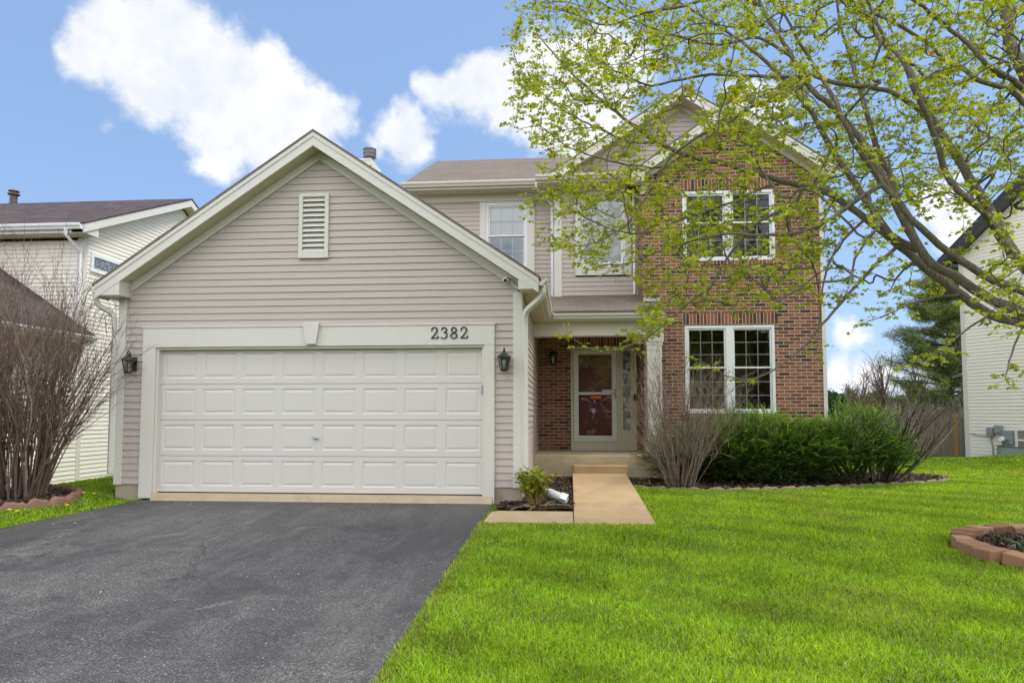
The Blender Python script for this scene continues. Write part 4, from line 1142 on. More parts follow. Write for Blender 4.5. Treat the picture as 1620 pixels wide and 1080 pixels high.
# right-hand neighbour, turned a little off our house
NRc = np.array([11.92, 12.19]); da = R(22.5); du = np.array([math.sin(da), -math.cos(da), 0]); dn = np.array([-math.cos(da), -math.sin(da), 0])
NRt = thing('neighbour_house', (14.5, 9.0, 0), 'cream sided house with dark roof at the right edge, behind the maple', 'house')
O3 = np.array([NRc[0], NRc[1], 0.])
def RP(u, n, z): return O3+du*u+dn*n+np.array([0, 0, z])
EZ, PIT, RU = 6.25, .70, 4.3
mb = MB(); siding(mb, O3, du, dn, -.35, 9.0, lambda v: max(0., (v+.25-EZ)/PIT), lambda v: min(8.6, 8.6-(v+.25-EZ)/PIT), lip=.017)
mb.build('siding', M['nsiding2'], NRt)
mb = MB(); 
def rbox(u0, u1, n0, n1, z0, z1, mbx=None):
    m_ = mbx or mb
    m_.obox(RP((u0+u1)/2, (n0+n1)/2, (z0+z1)/2), du, dn, (0, 0, 1), (u1-u0)/2, (n1-n0)/2, (z1-z0)/2)
rbox(.02, 8.6, -9, -.02, -.6, 6.1); mb.build('wall_core', M['nsiding2'], NRt)
mb = MB(); rbox(-.02, .13, -.02, .022, -.5, 6.05); rbox(-.022, -.001, -.3, -.021, -.5, 6.05); mb.build('corner_board', M['trim'], NRt)
def rpoly(mbx, pts_uz, n0, n1):
    A = [RP(u, n0, z) for u, z in pts_uz]; B = [RP(u, n1, z) for u, z in pts_uz]; k = len(A)
    mbx.poly(A[::-1]); mbx.poly(B)
    for i in range(k): j = (i+1) % k; mbx.poly([A[i], A[j], B[j], B[i]])
for u0 in (-.42,):
    ztip = EZ+PIT*u0
    zt = EZ+PIT*RU
    mb = MB(); rpoly(mb, [(u0, ztip-.0), (RU, zt), (8.6-u0, ztip), (8.6-u0, ztip-.05), (RU, zt-.05), (u0, ztip-.05)], -9.2, .42); mb.build('roof', M['droof'], NRt)
    mb = MB(); rpoly(mb, [(u0, ztip-.051), (RU, zt-.051), (8.6-u0, ztip-.051), (8.6-u0, ztip-.26), (RU, zt-.26), (u0, ztip-.26)], .38, .415); mb.build('rake_board', plain('dark fascia', (.035, .037, .042), .5), NRt)
    mb = MB(); rpoly(mb, [(u0, ztip-.2), (RU, zt-.2), (8.6-u0, ztip-.2), (8.6-u0, ztip-.22), (RU, zt-.22), (u0, ztip-.22)], .0, .37); rpoly(mb, [(u0, ztip-.24), (.02, ztip-.24), (.02, ztip-.22), (u0, ztip-.22)], -9, -.001); mb.build('soffit', plain('dark soffit', (.10, .10, .11), .6), NRt)
    mb = MB(); rpoly(mb, [(u0-.12, ztip-.02), (u0-.12, ztip-.13), (u0-.02, ztip-.15), (u0-.02, ztip-.02)], -9, .40); mb.build('gutter', M['white'], NRt)

def onR(u, v):                                        # a photo point carried onto that wall
    d = ray(u, v); t = ((O3-CAM)@dn)/(d@dn); P = CAM+d*t; return (P-O3)@du, P[2]
def wallbox(name, uv0, uv1, depth, m, label, cat, extra=None, bev=.01):
    a, zt = onR(*uv0); b, zb = onR(*uv1)
    mid = RP((a+b)/2, depth/2, (zt+zb)/2)
    t = thing(name, tuple(RP((a+b)/2, 0, zb)), label, cat)
    m1 = MB(); rbox(a, b, .012, depth, zb, zt, m1); m1.build('case', m, t, bevel=bev)
    m1 = MB(); rbox(a+.02, b-.02, depth+.0005, depth+.008, zb+.03, zt-.03, m1); m1.build('cover', m, t, bevel=.004)
    if extra: extra(t, a, b, zb, zt, depth)
    return t
def conduit(t, a, b, zb, zt, d):
    m1 = MB(); u = (a*.55+b*.45); m1.tube([RP(u, .04, zb), RP(u, .04, zb-.14), RP(u+.03, .03, zb-.3), RP(u+.03, .03, -.15)], .018, 8); m1.build('conduit', M['grey'], t)
def meterdial(t, a, b, zb, zt, d):
    m1 = MB(); c = RP(a+(b-a)*.34, d, zb+(zt-zb)*.36); m1.tube([c, c+dn*.10], [.085, .08], 18); m1.build('meter_ring', M['galv'], t)
    m1 = MB(); m1.tube([c+dn*.10, c+dn*.16], [.068, .06], 18); m1.build('meter_glass', M['curtain'], t)
    m1 = MB(); m1.tube([RP(a-.06, .03, zb+.12), RP(a-.06, .03, -.1)], .018, 8); m1.tube([RP(a, .05, zb+.16), RP(a-.06, .04, zb+.10)], .016, 8); m1.build('conduit', M['grey'], t)
wallbox('utility_box', (1565, 676), (1575, 690), .13, M['grey'], 'small grey utility box furthest left on the cream wall of the right house', 'utility box', conduit)
wallbox('utility_box', (1575.7, 672.5), (1588.5, 685.5), .11, M['grey'], 'square grey utility box between the smaller box and the electric meter', 'utility box')
wallbox('electric_meter', (1590.5, 680), (1606, 702.5), .16, M['grey'], 'tall grey electric meter box with round meter on the cream wall', 'electric meter', meterdial)
a0, z0w = onR(1591, 704); a1, z1w = a0+2.2, z0w-.42
ww = thing('window_well', tuple(RP(a0+1.1, .4, z1w)), 'corrugated galvanised window well at the foot of the cream wall on the right', 'window well')
mb = MB(); n = 44
rows = 13
for i in range(rows):
    z = z1w-.2+(z0w-z1w+.2)*i/(rows-1)
    for j in range(n+1):
        t_ = j/n; an = math.pi*t_
        uu = a0+1.1-1.1*math.copysign(abs(math.cos(an))**.5, math.cos(an)); nn_ = .02+.62*abs(math.sin(an))**.5
        off = .018*math.cos(i*math.pi*.5*2)
        k = np.array([uu-(a0+1.1), nn_]); k = k/(np.linalg.norm(k)+1e-6)*off
        mb.v.append(tuple(RP(uu+k[0], max(.02, nn_+k[1]), z)))
for i in range(rows-1):
    for j in range(n): q0 = i*(n+1)+j; mb.f.append((q0, q0+1, q0+n+2, q0+n+1)); mb.m.append(0)
mb.build('corrugated_wall', M['galv'], ww, True)
bu0, bz1 = onR(1607, 678); bz0 = z0w-.3
mb = MB(); rbox(bu0, bu0+1.0, .0, .05, bz1-.05, bz1); rbox(bu0, bu0+.06, .0, .05, bz0, bz1-.05); rbox(bu0+.94, bu0+1.0, 0, .05, bz0, bz1-.05); rbox(bu0+.06, bu0+.94, 0, .045, (bz0+bz1)/2+.05, (bz0+bz1)/2+.1)
bw = mb.build('window', M['white'], NRt); mb = MB(); rbox(bu0+.06, bu0+.94, .012, .025, bz0, bz1-.05); mb.build('pane', plain('basement pane', (.25, .23, .18), .15), bw)

# ------------------------------------------------------------------ fence and what lies beyond
def pt(u, v, Y): return onY(u, v, Y)
FY = 15.2
fa = pt(1296, 700, FY); fb = pt(1560, 700, FY)
fl = thing('fence', ((fa[0]+fb[0])/2, FY, -.28), 'weathered grey board fence with two new orange boards across the far lawn', 'fence')
mb = MB(); nbm = MB(); x = fa[0]-1.0; ftop = pt(1500, 658, FY)[2]; k = 0
while x < fb[0]+1.5:
    w = .135+.012*random.random(); zt_ = ftop+random.uniform(-.05, .05); tgt = mb
    pu = proj((x+w/2, FY, 0))[0]
    if 1509 < pu < 1515 or 1521 < pu < 1527: tgt = nbm; zt_ = ftop+.10
    yy = FY+random.uniform(-.01, .012); g_ = float(ground(x, FY))-.05
    tgt.prism([(x, g_), (x+w, g_), (x+w, zt_-.03), (x+w*.7, zt_), (x+w*.3, zt_), (x, zt_-.03)], 'Y', yy, yy+.02)
    x += w+.012; k += 1
mb.build('boards', M['fence'], fl); pieces(nbm, 'new_board', M['newwood'], fl)
mb = MB(); mb.box(fa[0]-1, fb[0]+1.5, FY+.025, FY+.065, .1, .19); mb.box(fa[0]-1, fb[0]+1.5, FY+.025, FY+.065, ftop-.35, ftop-.26); pieces(mb, 'rail', M['fence'], fl)
mb = MB()
for xx in np.arange(fa[0], fb[0]+1.5, 2.4): mb.box(xx, xx+.09, FY+.066, FY+.156, -.5, ftop-.05)
pieces(mb, 'post', M['fence'], fl)

# far house roofs seen through the gap
def far_house(px0, px1, vtop, veave, Y, wallc, roofc, label):
    A = pt(px0, veave, Y); B = pt(px1, veave, Y); zt = pt(px0, vtop, Y)[2]; ze = A[2]; g_ = -1.2
    t = thing('far_house', ((A[0]+B[0])/2, Y+4, g_), label, 'house')
    mb = MB(); mb.box(A[0], B[0], Y, Y+8, g_, ze); mb.build('wall', wallc, t)
    mb = MB(); mb.prism([(Y-.5, ze-.1), (Y+4, zt), (Y+8.5, ze-.1)], 'X', A[0]-.5, B[0]+.5); mb.build('roof', roofc, t)
    w = (B[0]-A[0]); mb = MB()
    for i in range(3):
        cx = A[0]+w*(i+.5)/3; mb.box(cx-w*.07, cx+w*.07, Y-.06, Y-.01, ze-2.2, ze-.8)
    pieces(mb, 'window', M['dark'], t)
    mb = MB()
    mb.box(A[0]+w*.62, A[0]+w*.68, Y+2.6, Y+3.4, ze, zt+.9); mb.build('chimney', M['brick'], t)
    return t
far_house(1386, 1440, 641, 650, 62, plain('blue grey wall', (.20, .24, .30), .8), plain('far brown roof', (.22, .19, .17), .9), 'blue grey house far off, seen through the bare shrubs left of the pine')
far_house(1345, 1382, 653, 661, 78, plain('pale far wall', (.42, .38, .33), .8), plain('far rust roof', (.25, .17, .13), .9), 'pale house with rusty roof far off beyond the fence')
tp = pt(1341, 660, 210); tz = pt(1341, 606, 210)[2]
tw = thing('transmission_tower', (tp[0], 210, -1), 'steel lattice transmission tower far away on the horizon', 'pylon')
mb = MB(); hb = 2.0
for sx in (-1, 1):
    for sy in (-1, 1): mb.tube([(tp[0]+sx*hb, 210+sy*hb, -2), (tp[0]+sx*.5, 210+sy*.5, tz*.72), (tp[0], 210, tz)], .16, 4)
for i in range(8):
    z = tz*i/10; w = hb+(.5-hb)*min(1, z/(tz*.72)); z2 = tz*(i+1)/10; w2 = hb+(.5-hb)*min(1, z2/(tz*.72))
    for sy in (-1, 1): mb.tube([(tp[0]-w, 210+sy*w, z), (tp[0]+w2, 210+sy*w2, z2)], .08, 4); mb.tube([(tp[0]+w, 210+sy*w, z), (tp[0]-w2, 210+sy*w2, z2)], .08, 4)
mb.build('lattice', M['grey'], tw)
for zf, ww_ in ((.70, 2.4), (.82, 1.9), (.93, 1.4)):
    mb = MB(); mb.tube([(tp[0]-ww_, 210, tz*zf), (tp[0], 210, tz*zf+.3), (tp[0]+ww_, 210, tz*zf)], .14, 4); mb.build('cross_arm', M['grey'], tw)

# cable along the right house's wall, pale litter and grit on the drive by the garage
a0, z0 = onR(1537, 685); a1, z1 = onR(1566, 689)
mb = MB(); mb.tube([RP(a0, .03, z0), RP((a0+a1)/2, .03, (z0+z1)/2-.03), RP(a1, .03, z1)], .012, 6); mb.build('cable', M['grey'], NRt)
m = 420; x = np.where(RNG.random(m) < .45, RNG.normal(-5.75, .35, m), RNG.uniform(-6.3, -1.2, m)); y = np.where(RNG.random(m) < .5, -.12-np.abs(RNG.normal(0, .25, m)), RNG.uniform(-8, -.1, m)); k = (x > drive_left(y)+.05) & (x < DRX-.05); x, y = x[k], y[k]; m = len(x)
a = RNG.uniform(0, 6.28, m); sz = RNG.uniform(.004, .012, m); z = ground(-3, y)+.026
c = np.stack([x, y, z], -1); d1 = np.stack([np.cos(a), np.sin(a), RNG.normal(0, .2, m)], -1)*sz[:, None]; d2 = np.stack([-np.sin(a), np.cos(a), RNG.normal(0, .2, m)], -1)*sz[:, None]*.6
V = np.stack([c-d1, c-d2, c+d1, c+d2], 1).reshape(-1, 3); cc = np.array([(.62, .58, .5), (.40, .34, .24), (.25, .2, .15)])[RNG.choice(3, m, p=[.5, .3, .2])]
tag(npmesh('litter', V, np.arange(4*m), np.full(m, 4), M['herb'], cols=np.repeat(cc, 4, 0)), kind='stuff')
# ------------------------------------------------------------------ foliage tools
def frame(d, roll=None):
    """orthonormal frames for directions d (n,3): returns d, side, up-ish normal"""
    d = d/np.linalg.norm(d, axis=1, keepdims=True)
    h = np.tile([0, 0, 1.0], (len(d), 1)); h[np.abs(d[:, 2]) > .95] = (1, 0, 0)
    s = np.cross(d, h); s /= np.linalg.norm(s, axis=1, keepdims=True); n = np.cross(s, d)
    if roll is not None:
        c, k = np.cos(roll)[:, None], np.sin(roll)[:, None]; s, n = s*c+n*k, n*c-s*k
    return d, s, n
def blades(base, d, L_, w, col, name, mat_, parent=None, roll=None, bend=.25, tip=.15):
    """tapered two-segment blades: base points, directions, lengths, widths, colours"""
    m = len(base); d, s, n = frame(d, roll)
    L_ = L_[:, None]; w = w[:, None]
    mid = base+d*L_*.5+n*L_*bend*.12; end = base+d*L_*.97-n*L_*bend*.35
    V = np.stack([base-s*w*.5, base+s*w*.5, mid+s*w*.55, mid-s*w*.55, end+s*w*tip*.5, end-s*w*tip*.5], 1).reshape(-1, 3)
    i = (np.arange(m)*6)[:, None]
    F_ = np.concatenate([i+np.array([[0, 1, 2, 3]]), i+np.array([[3, 2, 4, 5]])], 1).reshape(-1)
    return npmesh(name, V, F_, np.full(2*m, 4), mat_, parent, np.repeat(col, 6, 0))
def tubes(segs, n=4):
    """many thin tapering tubes: list of (points array, radii array) -> arrays"""
    VV, FF = [], []; off = 0
    cs = np.array([(math.cos(2*math.pi*j/n), math.sin(2*math.pi*j/n)) for j in range(n)])
    for P, r in segs:
        P = np.asarray(P, float); r = np.asarray(r, float); k = len(P)
        T_ = np.empty_like(P); T_[1:-1] = P[2:]-P[:-2]; T_[0] = P[1]-P[0]; T_[-1] = P[-1]-P[-2]
        T_ /= np.linalg.norm(T_, axis=1, keepdims=True)+1e-9
        ref = np.array([.31, .77, .55]) if abs(T_[0]@np.array([.31, .77, .55])) < .9 else np.array([1., 0, 0])
        S = np.cross(T_, ref); S /= np.linalg.norm(S, axis=1, keepdims=True)+1e-9; B = np.cross(T_, S)
        V = P[:, None, :]+r[:, None, None]*(S[:, None, :]*cs[None, :, :1]+B[:, None, :]*cs[None, :, 1:])
        VV.append(V.reshape(-1, 3))
        i = np.arange(k-1)[:, None]*n; j = np.arange(n)[None, :]; j2 = (j+1) % n
        q = np.stack([i+j, i+j2, i+n+j2, i+n+j], -1).reshape(-1, 4)+off
        FF.append(q); off += k*n
    return np.concatenate(VV), np.concatenate(FF)
def tube_obj(segs, name, mat_, parent=None, n=4, smooth=True):
    V, F_ = tubes(segs, n); return npmesh(name, V, F_.ravel(), np.full(len(F_), 4), mat_, parent, smooth=smooth)
def wob(p0, d, L_, n, amp, rng, bow=(0, 0, 0)):
    """a wandering shoot from p0 along d"""
    d = np.asarray(d, float)/np.linalg.norm(d); P = [np.asarray(p0, float)]; st = L_/n; b = np.asarray(bow, float)
    for i in range(n):
        d = d+rng.normal(0, amp, 3)+b/n; d /= np.linalg.norm(d); P.append(P[-1]+d*st)
    return np.array(P)
def jit(c, n, v, rng=RNG, hv=.12):
    c = np.array(c); k = rng.normal(1, v, (n, 1)); h = rng.normal(1, hv, (n, 3)); return np.clip(c*k*h, .003, .95)

# ------------------------------------------------------------------ grass
def vnoise(x, y, sc, seed):
    r = np.random.default_rng(seed); g = r.random((64, 64))
    u, v = x*sc, y*sc; i, j = np.floor(u).astype(int), np.floor(v).astype(int); f, h = u-i, v-j
    f = f*f*(3-2*f); h = h*h*(3-2*h)
    G_ = lambda a, b: g[a % 64, b % 64]
    return (G_(i, j)*(1-f)+G_(i+1, j)*f)*(1-h)+(G_(i, j+1)*(1-f)+G_(i+1, j+1)*f)*h
def in_house(x, y):
    return ((x > -6.72) & (x < -.6) & (y > -.03)) | ((x > -.7) & (x < 4.95) & (y > 3.95)) | ((x > -.7) & (x < 2.12) & (y > 3.24))
def keep_grass(x, y):
    k = ~((x > drive_left(y)+.015) & (x < DRX-.012) & (y < .05))
    k &= ~((x > .05) & (x < 1.0) & (y > -1.445) & (y < 3.3)) & ~((x > -1.03) & (x < .06) & (y > -1.445) & (y < .1))
    for P in (BED_A, BED_B, BED_D): k &= ~inpoly(x, y, P)
    k &= ((x-RC[0])**2+(y-RC[1])**2) > .985**2
    k &= ~in_house(x, y)
    k &= ~((x < NX+.02) & (y > -3))
    w = (np.stack([x, y], -1)-NRc)@dn[:2]; k &= w > -.02
    return k
def make_grass():
    xs, ys, ds = [], [], []
    def zone(x0, x1, y0, y1, rho):
        n = int((x1-x0)*(y1-y0)*rho); xs.append(RNG.uniform(x0, x1, n)); ys.append(RNG.uniform(y0, y1, n))
    zone(-1.2, 1.6, -7.6, -5.6, 11000); zone(-1.2, 3.0, -5.6, -4.2, 8200); zone(-1.2, 4.6, -4.2, -2.6, 5600); zone(-1.2, 6.2, -2.6, -.8, 3600); zone(.9, 8.2, -.8, 1.2, 2500)
    zone(.9, 10, 1.2, 3.6, 1700); zone(4.8, 12.5, 3.6, 8, 1050); zone(6, 18, 8, 15, 330)
    zone(1.6, 3.4, -7.6, -5.6, 6500); zone(3.0, 6.0, -5.8, -4.2, 5200); zone(4.6, 8, -4.3, -2.6, 3000); zone(6.2, 9.5, -2.7, -.8, 1800); zone(-1.08, -.9, -8, -1.5, 3500); zone(8.2, 10.5, -.8, 1.2, 900); zone(-11.2, -6.2, -3.6, 1.0, 2400); zone(-11.3, -6.6, 1.0, 6, 500)
    x, y = np.concatenate(xs), np.concatenate(ys)
    k = keep_grass(x, y); x, y = x[k], y[k]
    z = ground(x, y); u, v, dep = proj_arr(np.stack([x, y, z+.04], -1))
    k = (u > -70) & (u < 1690) & (v < 1130) & (dep > 1.2); x, y, z, dep = x[k], y[k], z[k], dep[k]
    m = len(x)
    n1 = vnoise(x, y, 1.3, 3); n2 = vnoise(x, y, 4.5, 5); n3 = vnoise(x, y, .5, 8)
    stripe = .5+.5*np.sin((x*.55+y*.95)*2*math.pi/.95+2*n3)
    L_ = (.042+.020*RNG.random(m)+.012*n2)*(1-.15*stripe); L_ *= np.where(y > 6, 1.1, 1)
    w = np.clip(.0017+.00085*dep, .0035, .016)*RNG.uniform(.7, 1.3, m)
    az = RNG.uniform(0, 2*math.pi, m); lean = np.abs(RNG.normal(.75, .35, m))
    d = np.stack([np.cos(az)*lean+.10*np.sin(n3*9), np.sin(az)*lean+.16*(stripe-.5), np.ones(m)], -1)
    c = np.array([.325, .505, .030])[None]*np.ones((m, 1))
    c = c*(.80+.24*n1+.22*n2-.24*stripe)[:, None]
    n4 = vnoise(x, y, .9, 17); yel = np.clip((n2*.7+n1*.6-.62)*2.2, 0, 1)[:, None]; c = c*(1-yel*.6)+np.array([.40, .52, .022])*yel*.6
    r = RNG.random(m); dry = (r < .035+.07*(n2 < .25))[:, None]; c = np.where(dry, np.array([.36, .32, .13])*RNG.uniform(.6, 1.1, (m, 1)), c)
    blu = ((r > .93) & (n1 > .55))[:, None]; c = np.where(blu, np.array([.30, .42, .17]), c)
    edge = ((x < DRX+.10) & (x > -2) & (r < .32))[:, None]; c = np.where(edge, np.array([.30, .26, .10]), c)
    thin = (np.clip((n4-.72)*4, 0, 1)*(RNG.random(m) < .3))[:, None]; c = c*(1-thin)+np.array([.36, .33, .10])*thin
    c *= RNG.uniform(.55, 1.42, (m, 1))
    base = np.stack([x, y, z-.004], -1)
    tag(blades(base, d, L_, w, c, 'grass', M['grass'], roll=RNG.uniform(0, 6.28, m), bend=.55, tip=.12), kind='stuff')
    return m
def proj_arr(P):
    d = P-CAM; z = d@FW; zz = np.maximum(z, .05); return CX+F_PX*(d@RT)/zz, CY-F_PX*(d@UP)/zz, z
print('grass', make_grass())

# ------------------------------------------------------------------ bare shrubs
def bare_shrub(base, n_stem, height, spread, base_r, label, seed, lean=(0, 0), r0=.013, twig_n=5, mats=('twig', 'twigpale'), pale=.3, droop=0, buds=False, group=None, name='bare_shrub'):
    rng = np.random.default_rng(seed); b = np.array([base[0], base[1], float(ground(base[0], base[1]))+.01])
    A, Bp = [], []
    t = thing(name, tuple(b), label, 'shrub', group)
    for i in range(n_stem):
        a = rng.uniform(0, 2*math.pi); q = math.sqrt(rng.random())
        p0 = b+np.array([math.cos(a), math.sin(a), 0])*base_r*q
        out = spread*(.12+.88*q)*rng.uniform(.7, 1.15)
        h = height*rng.uniform(.66, 1.0)*(1-.18*q)
        d = np.array([math.cos(a)*out+lean[0], math.sin(a)*out+lean[1], h]); L_ = np.linalg.norm(d)
        P = wob(p0, d*[1, 1, 1]+np.array([0, 0, .15*h]), L_, 11, .058, rng, bow=(d[0]*.12, d[1]*.12, -droop))
        rr = r0*rng.uniform(.55, 1.25)*np.linspace(1, .18, len(P))
        (Bp if rng.random() < pale else A).append((P, rr))
        for k in range(twig_n):
            j = rng.integers(3, len(P)-1); dd = P[j+1 if j+1 < len(P) else j]-P[j-1]; dd /= np.linalg.norm(dd)
            s = rng.normal(0, 1, 3); s -= dd*(s@dd); s /= np.linalg.norm(s)+1e-6
            l2 = L_*rng.uniform(.14, .36); d2 = dd*.9+s*.55+np.array([0, 0, .2])
            Q = wob(P[j], d2, l2, 6, .11, rng, bow=(0, 0, .25-droop)); q2 = rr[j]*.55*np.linspace(1, .3, 7)
            (Bp if rng.random() < pale else A).append((Q, np.maximum(q2, .0016)))
            for k2 in range(2):
                j2 = rng.integers(2, 6); dd2 = Q[j2]-Q[j2-1]; s = rng.normal(0, 1, 3)
                Q2 = wob(Q[j2], dd2/np.linalg.norm(dd2)*.9+s*.4+np.array([0, 0, .2]), l2*rng.uniform(.3, .6), 4, .09, rng)
                (Bp if rng.random() < pale+.1 else A).append((Q2, np.linspace(.0026, .0014, 5)))
    tube_obj(A, 'stems', M[mats[0]], t, 5)
    if Bp: tube_obj(Bp, 'pale_stems', M[mats[1]], t, 4)
    return t
bare_shrub((-7.72, -.62), 120, 3.5, .78, .40, 'tall bare brown shrub left of the driveway', 21, r0=.016, twig_n=15, pale=.10, lean=(-.05, 0))
bare_shrub((1.84, 2.02), 66, 2.3, .92, .24, 'bare grey twiggy shrub beside the porch column', 33, r0=.009, twig_n=9, pale=.42, lean=(.05, -.05), droop=.22)
bare_shrub((5.55, 3.2), 22, 1.75, .85, .26, 'bare shrub with dark trunks at the right end of the shrub bed', 45, r0=.026, twig_n=9, mats=('pbark', 'twigpale'), pale=.35, lean=(.25, .0), droop=.1)

# ------------------------------------------------------------------ yews
def yew(c, rx, ry, h, label, seed, n=2600, lift=.18, nst=10, top=1.0):
    rng = np.random.default_rng(seed); g0 = float(ground(c[0], c[1])); t = thing('yew_shrub', (c[0], c[1], g0), label, 'shrub')
    segs = []
    for i in range(nst):
        a = rng.uniform(0, 6.28); e = np.array([math.cos(a)*rx*.75, math.sin(a)*ry*.75, h*rng.uniform(.45, .8)])
        segs.append((wob(np.array([c[0]+rng.normal(0, .07), c[1]+rng.normal(0, .07), g0]), e+np.array([0, 0, .1]), np.linalg.norm(e), 8, .06, rng, bow=(0, 0, .3)), np.linspace(.024, .006, 9)))
    tube_obj(segs, 'stems', M['pbark'], t, 6)
    # sprays spread through a lumpy dome, denser towards its skin
    lumps = [(rng.uniform(-.75, .75), rng.uniform(-.75, .75), rng.uniform(.35, .85), rng.uniform(.3, .52)) for _ in range(12)]
    P, Dr = [], []
    while len(P) < n:
        v = rng.normal(0, 1, 3); v /= np.linalg.norm(v)
        if v[2] < -.62: continue
        r = rng.random()**.33*(1+.22*rng.random()**4+.16*math.sin(v[0]*5+seed)+.13*math.sin(v[1]*7+v[2]*6)+rng.normal(0, .05))
        z = v[2]*r
        p = np.array([v[0]*r*rx, v[1]*r*ry, h*(.37+.55*z*top)])
        if p[2] < lift*h*(.5+.9*rng.random())+ (0.0 if r > .6 else .1): continue
        P.append(p); Dr.append(v*np.array([1, 1, .6])+np.array([0, 0, .38])+rng.normal(0, .30, 3))
    P = np.array(P)+np.array([c[0], c[1], g0]); Dr = np.array(Dr); Dr /= np.linalg.norm(Dr, axis=1, keepdims=True)
    # each spray: a shoot with flat needles on both sides
    SL = rng.uniform(.09, .20, n); K = 22
    d, s, nn = frame(Dr, rng.uniform(-.7, .7, n))
    B, Dn, Ln, Wn, Cn = [], [], [], [], []
    fresh = rng.random(n)
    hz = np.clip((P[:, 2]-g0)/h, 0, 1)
    for k in range(K):
        f = (k//2+.5)/(K/2); sg = 1 if k % 2 else -1
        sag = nn*(-.18*f*f)[:, None] if False else nn*(-.12*f*f)
        B.append(P+(d*f+sag)*SL[:, None]); Dn.append(s*sg*.85+d*.62+nn*.12+rng.normal(0, .12, (n, 3)))
        Ln.append(.030*(1-.45*f)*rng.uniform(.8, 1.2, n)); Wn.append(np.full(n, .0068))
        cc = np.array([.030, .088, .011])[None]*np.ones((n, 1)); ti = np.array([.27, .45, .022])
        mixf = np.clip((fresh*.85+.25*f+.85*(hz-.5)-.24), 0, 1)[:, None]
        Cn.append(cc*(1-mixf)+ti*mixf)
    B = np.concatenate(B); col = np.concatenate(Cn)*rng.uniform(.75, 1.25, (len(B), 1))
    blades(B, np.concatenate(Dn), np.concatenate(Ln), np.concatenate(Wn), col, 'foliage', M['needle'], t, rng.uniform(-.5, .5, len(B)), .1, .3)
    # the shoots themselves
    tube_obj([(np.array([P[i]-d[i]*.10, P[i]+d[i]*SL[i]*.5, P[i]+d[i]*SL[i]-nn[i]*SL[i]*.12]), np.array([.0035, .0022, .0012])) for i in range(0, n, 2)], 'twigs', M['pbark'], t, 3)
    return t
yew((2.75, 3.05), 1.12, .80, 1.22, 'dense dark green yew under the lower brick house window', 51, 5200, lift=.06)
yew((3.75, 2.95), .95, .80, 1.30, 'rounded dark green yew in the middle of the bed, before the brick corner', 54, 4600, lift=.06)
yew((4.95, 3.05), 1.12, .80, 1.30, 'spreading green yew with bare dark stems, right of the brick corner', 57, 4600, lift=.26, nst=16)

# ------------------------------------------------------------------ small plants
def leafy_clump(x, y, label):
    rng = np.random.default_rng(61); z = float(ground(x, y))+.03; t = thing('leafy_clump', (x, y, z), label, 'plant')
    segs, dead, B, D, L_, W_, C_ = [], [], [], [], [], [], []
    for i in range(44):
        a = rng.uniform(0, 6.28); p0 = np.array([x+.11*math.cos(a)*rng.random(), y+.11*math.sin(a)*rng.random(), z])
        d = np.array([math.cos(a)*rng.uniform(.05, .5), math.sin(a)*rng.uniform(.05, .5), 1.0]); h = rng.uniform(.32, .50)
        P = wob(p0, d, h, 7, .05, rng); segs.append((P, np.linspace(.006, .0025, 8)))
        for j in range(3, 8):
            for k in range(5):
                if rng.random() < .25: continue
                aa = rng.uniform(0, 6.28); B.append(P[j]); D.append([math.cos(aa), math.sin(aa), rng.uniform(-.1, .9)]); L_.append(rng.uniform(.06, .12)); W_.append(rng.uniform(.018, .032)); C_.append(np.array([.26, .33, .03] if rng.random() < .75 else [.34, .26, .04])*rng.uniform(.7, 1.3))
    for i in range(16):
        a = rng.uniform(0, 6.28); dead.append((wob((x+rng.normal(0, .08), y+rng.normal(0, .08), z+.01), (math.cos(a), math.sin(a)-.3, rng.uniform(.0, .25)), rng.uniform(.2, .5), 4, .04, rng, bow=(0, 0, -.25)), np.linspace(.006, .003, 5)))
    tube_obj(segs, 'stems', plain('reddish green stem', (.26, .17, .05), .6), t, 5); tube_obj(dead, 'dry_stalks', plain('dry stalk', (.45, .36, .24), .8), t, 4)
    blades(np.array(B), np.array(D, float), np.array(L_), np.array(W_), np.array(C_), 'leaves', M['herb'], t, rng.uniform(-.6, .6, len(B)), .6, .15)
leafy_clump(-.46, -.28, 'yellow green leafy clump in the bed at the garage corner')
def sprouts(x, y, label, seed, n=11, s=1.0, col=(.10, .19, .07)):
    rng = np.random.default_rng(seed); z = float(ground(x, y))+.03; t = thing('sprouting_plant', (x, y, z), label, 'plant')
    a = rng.uniform(0, 6.28, n); el = rng.uniform(.25, 1.1, n)
    B = np.array([x, y, z])+np.stack([np.cos(a)*.03, np.sin(a)*.03, np.zeros(n)], -1)
    D = np.stack([np.cos(a), np.sin(a), el], -1)
    blades(B, D, rng.uniform(.14, .27, n)*s, rng.uniform(.018, .030, n)*s, jit(col, n, .15, rng), 'leaves', M['herb'], t, rng.uniform(-.4, .4, n), .9, .1)
sprouts(4.30, -2.80, 'grey green sprout with strap leaves nearest the left side of the brick ring', 71, 13)
sprouts(4.55, -2.45, 'grey green strap leaved sprout deeper inside the brick ring', 72, 10, .8)
sprouts(-.12, .75, 'small green sprout in the dark bed beside the path', 73, 10, .45, (.12, .25, .03))
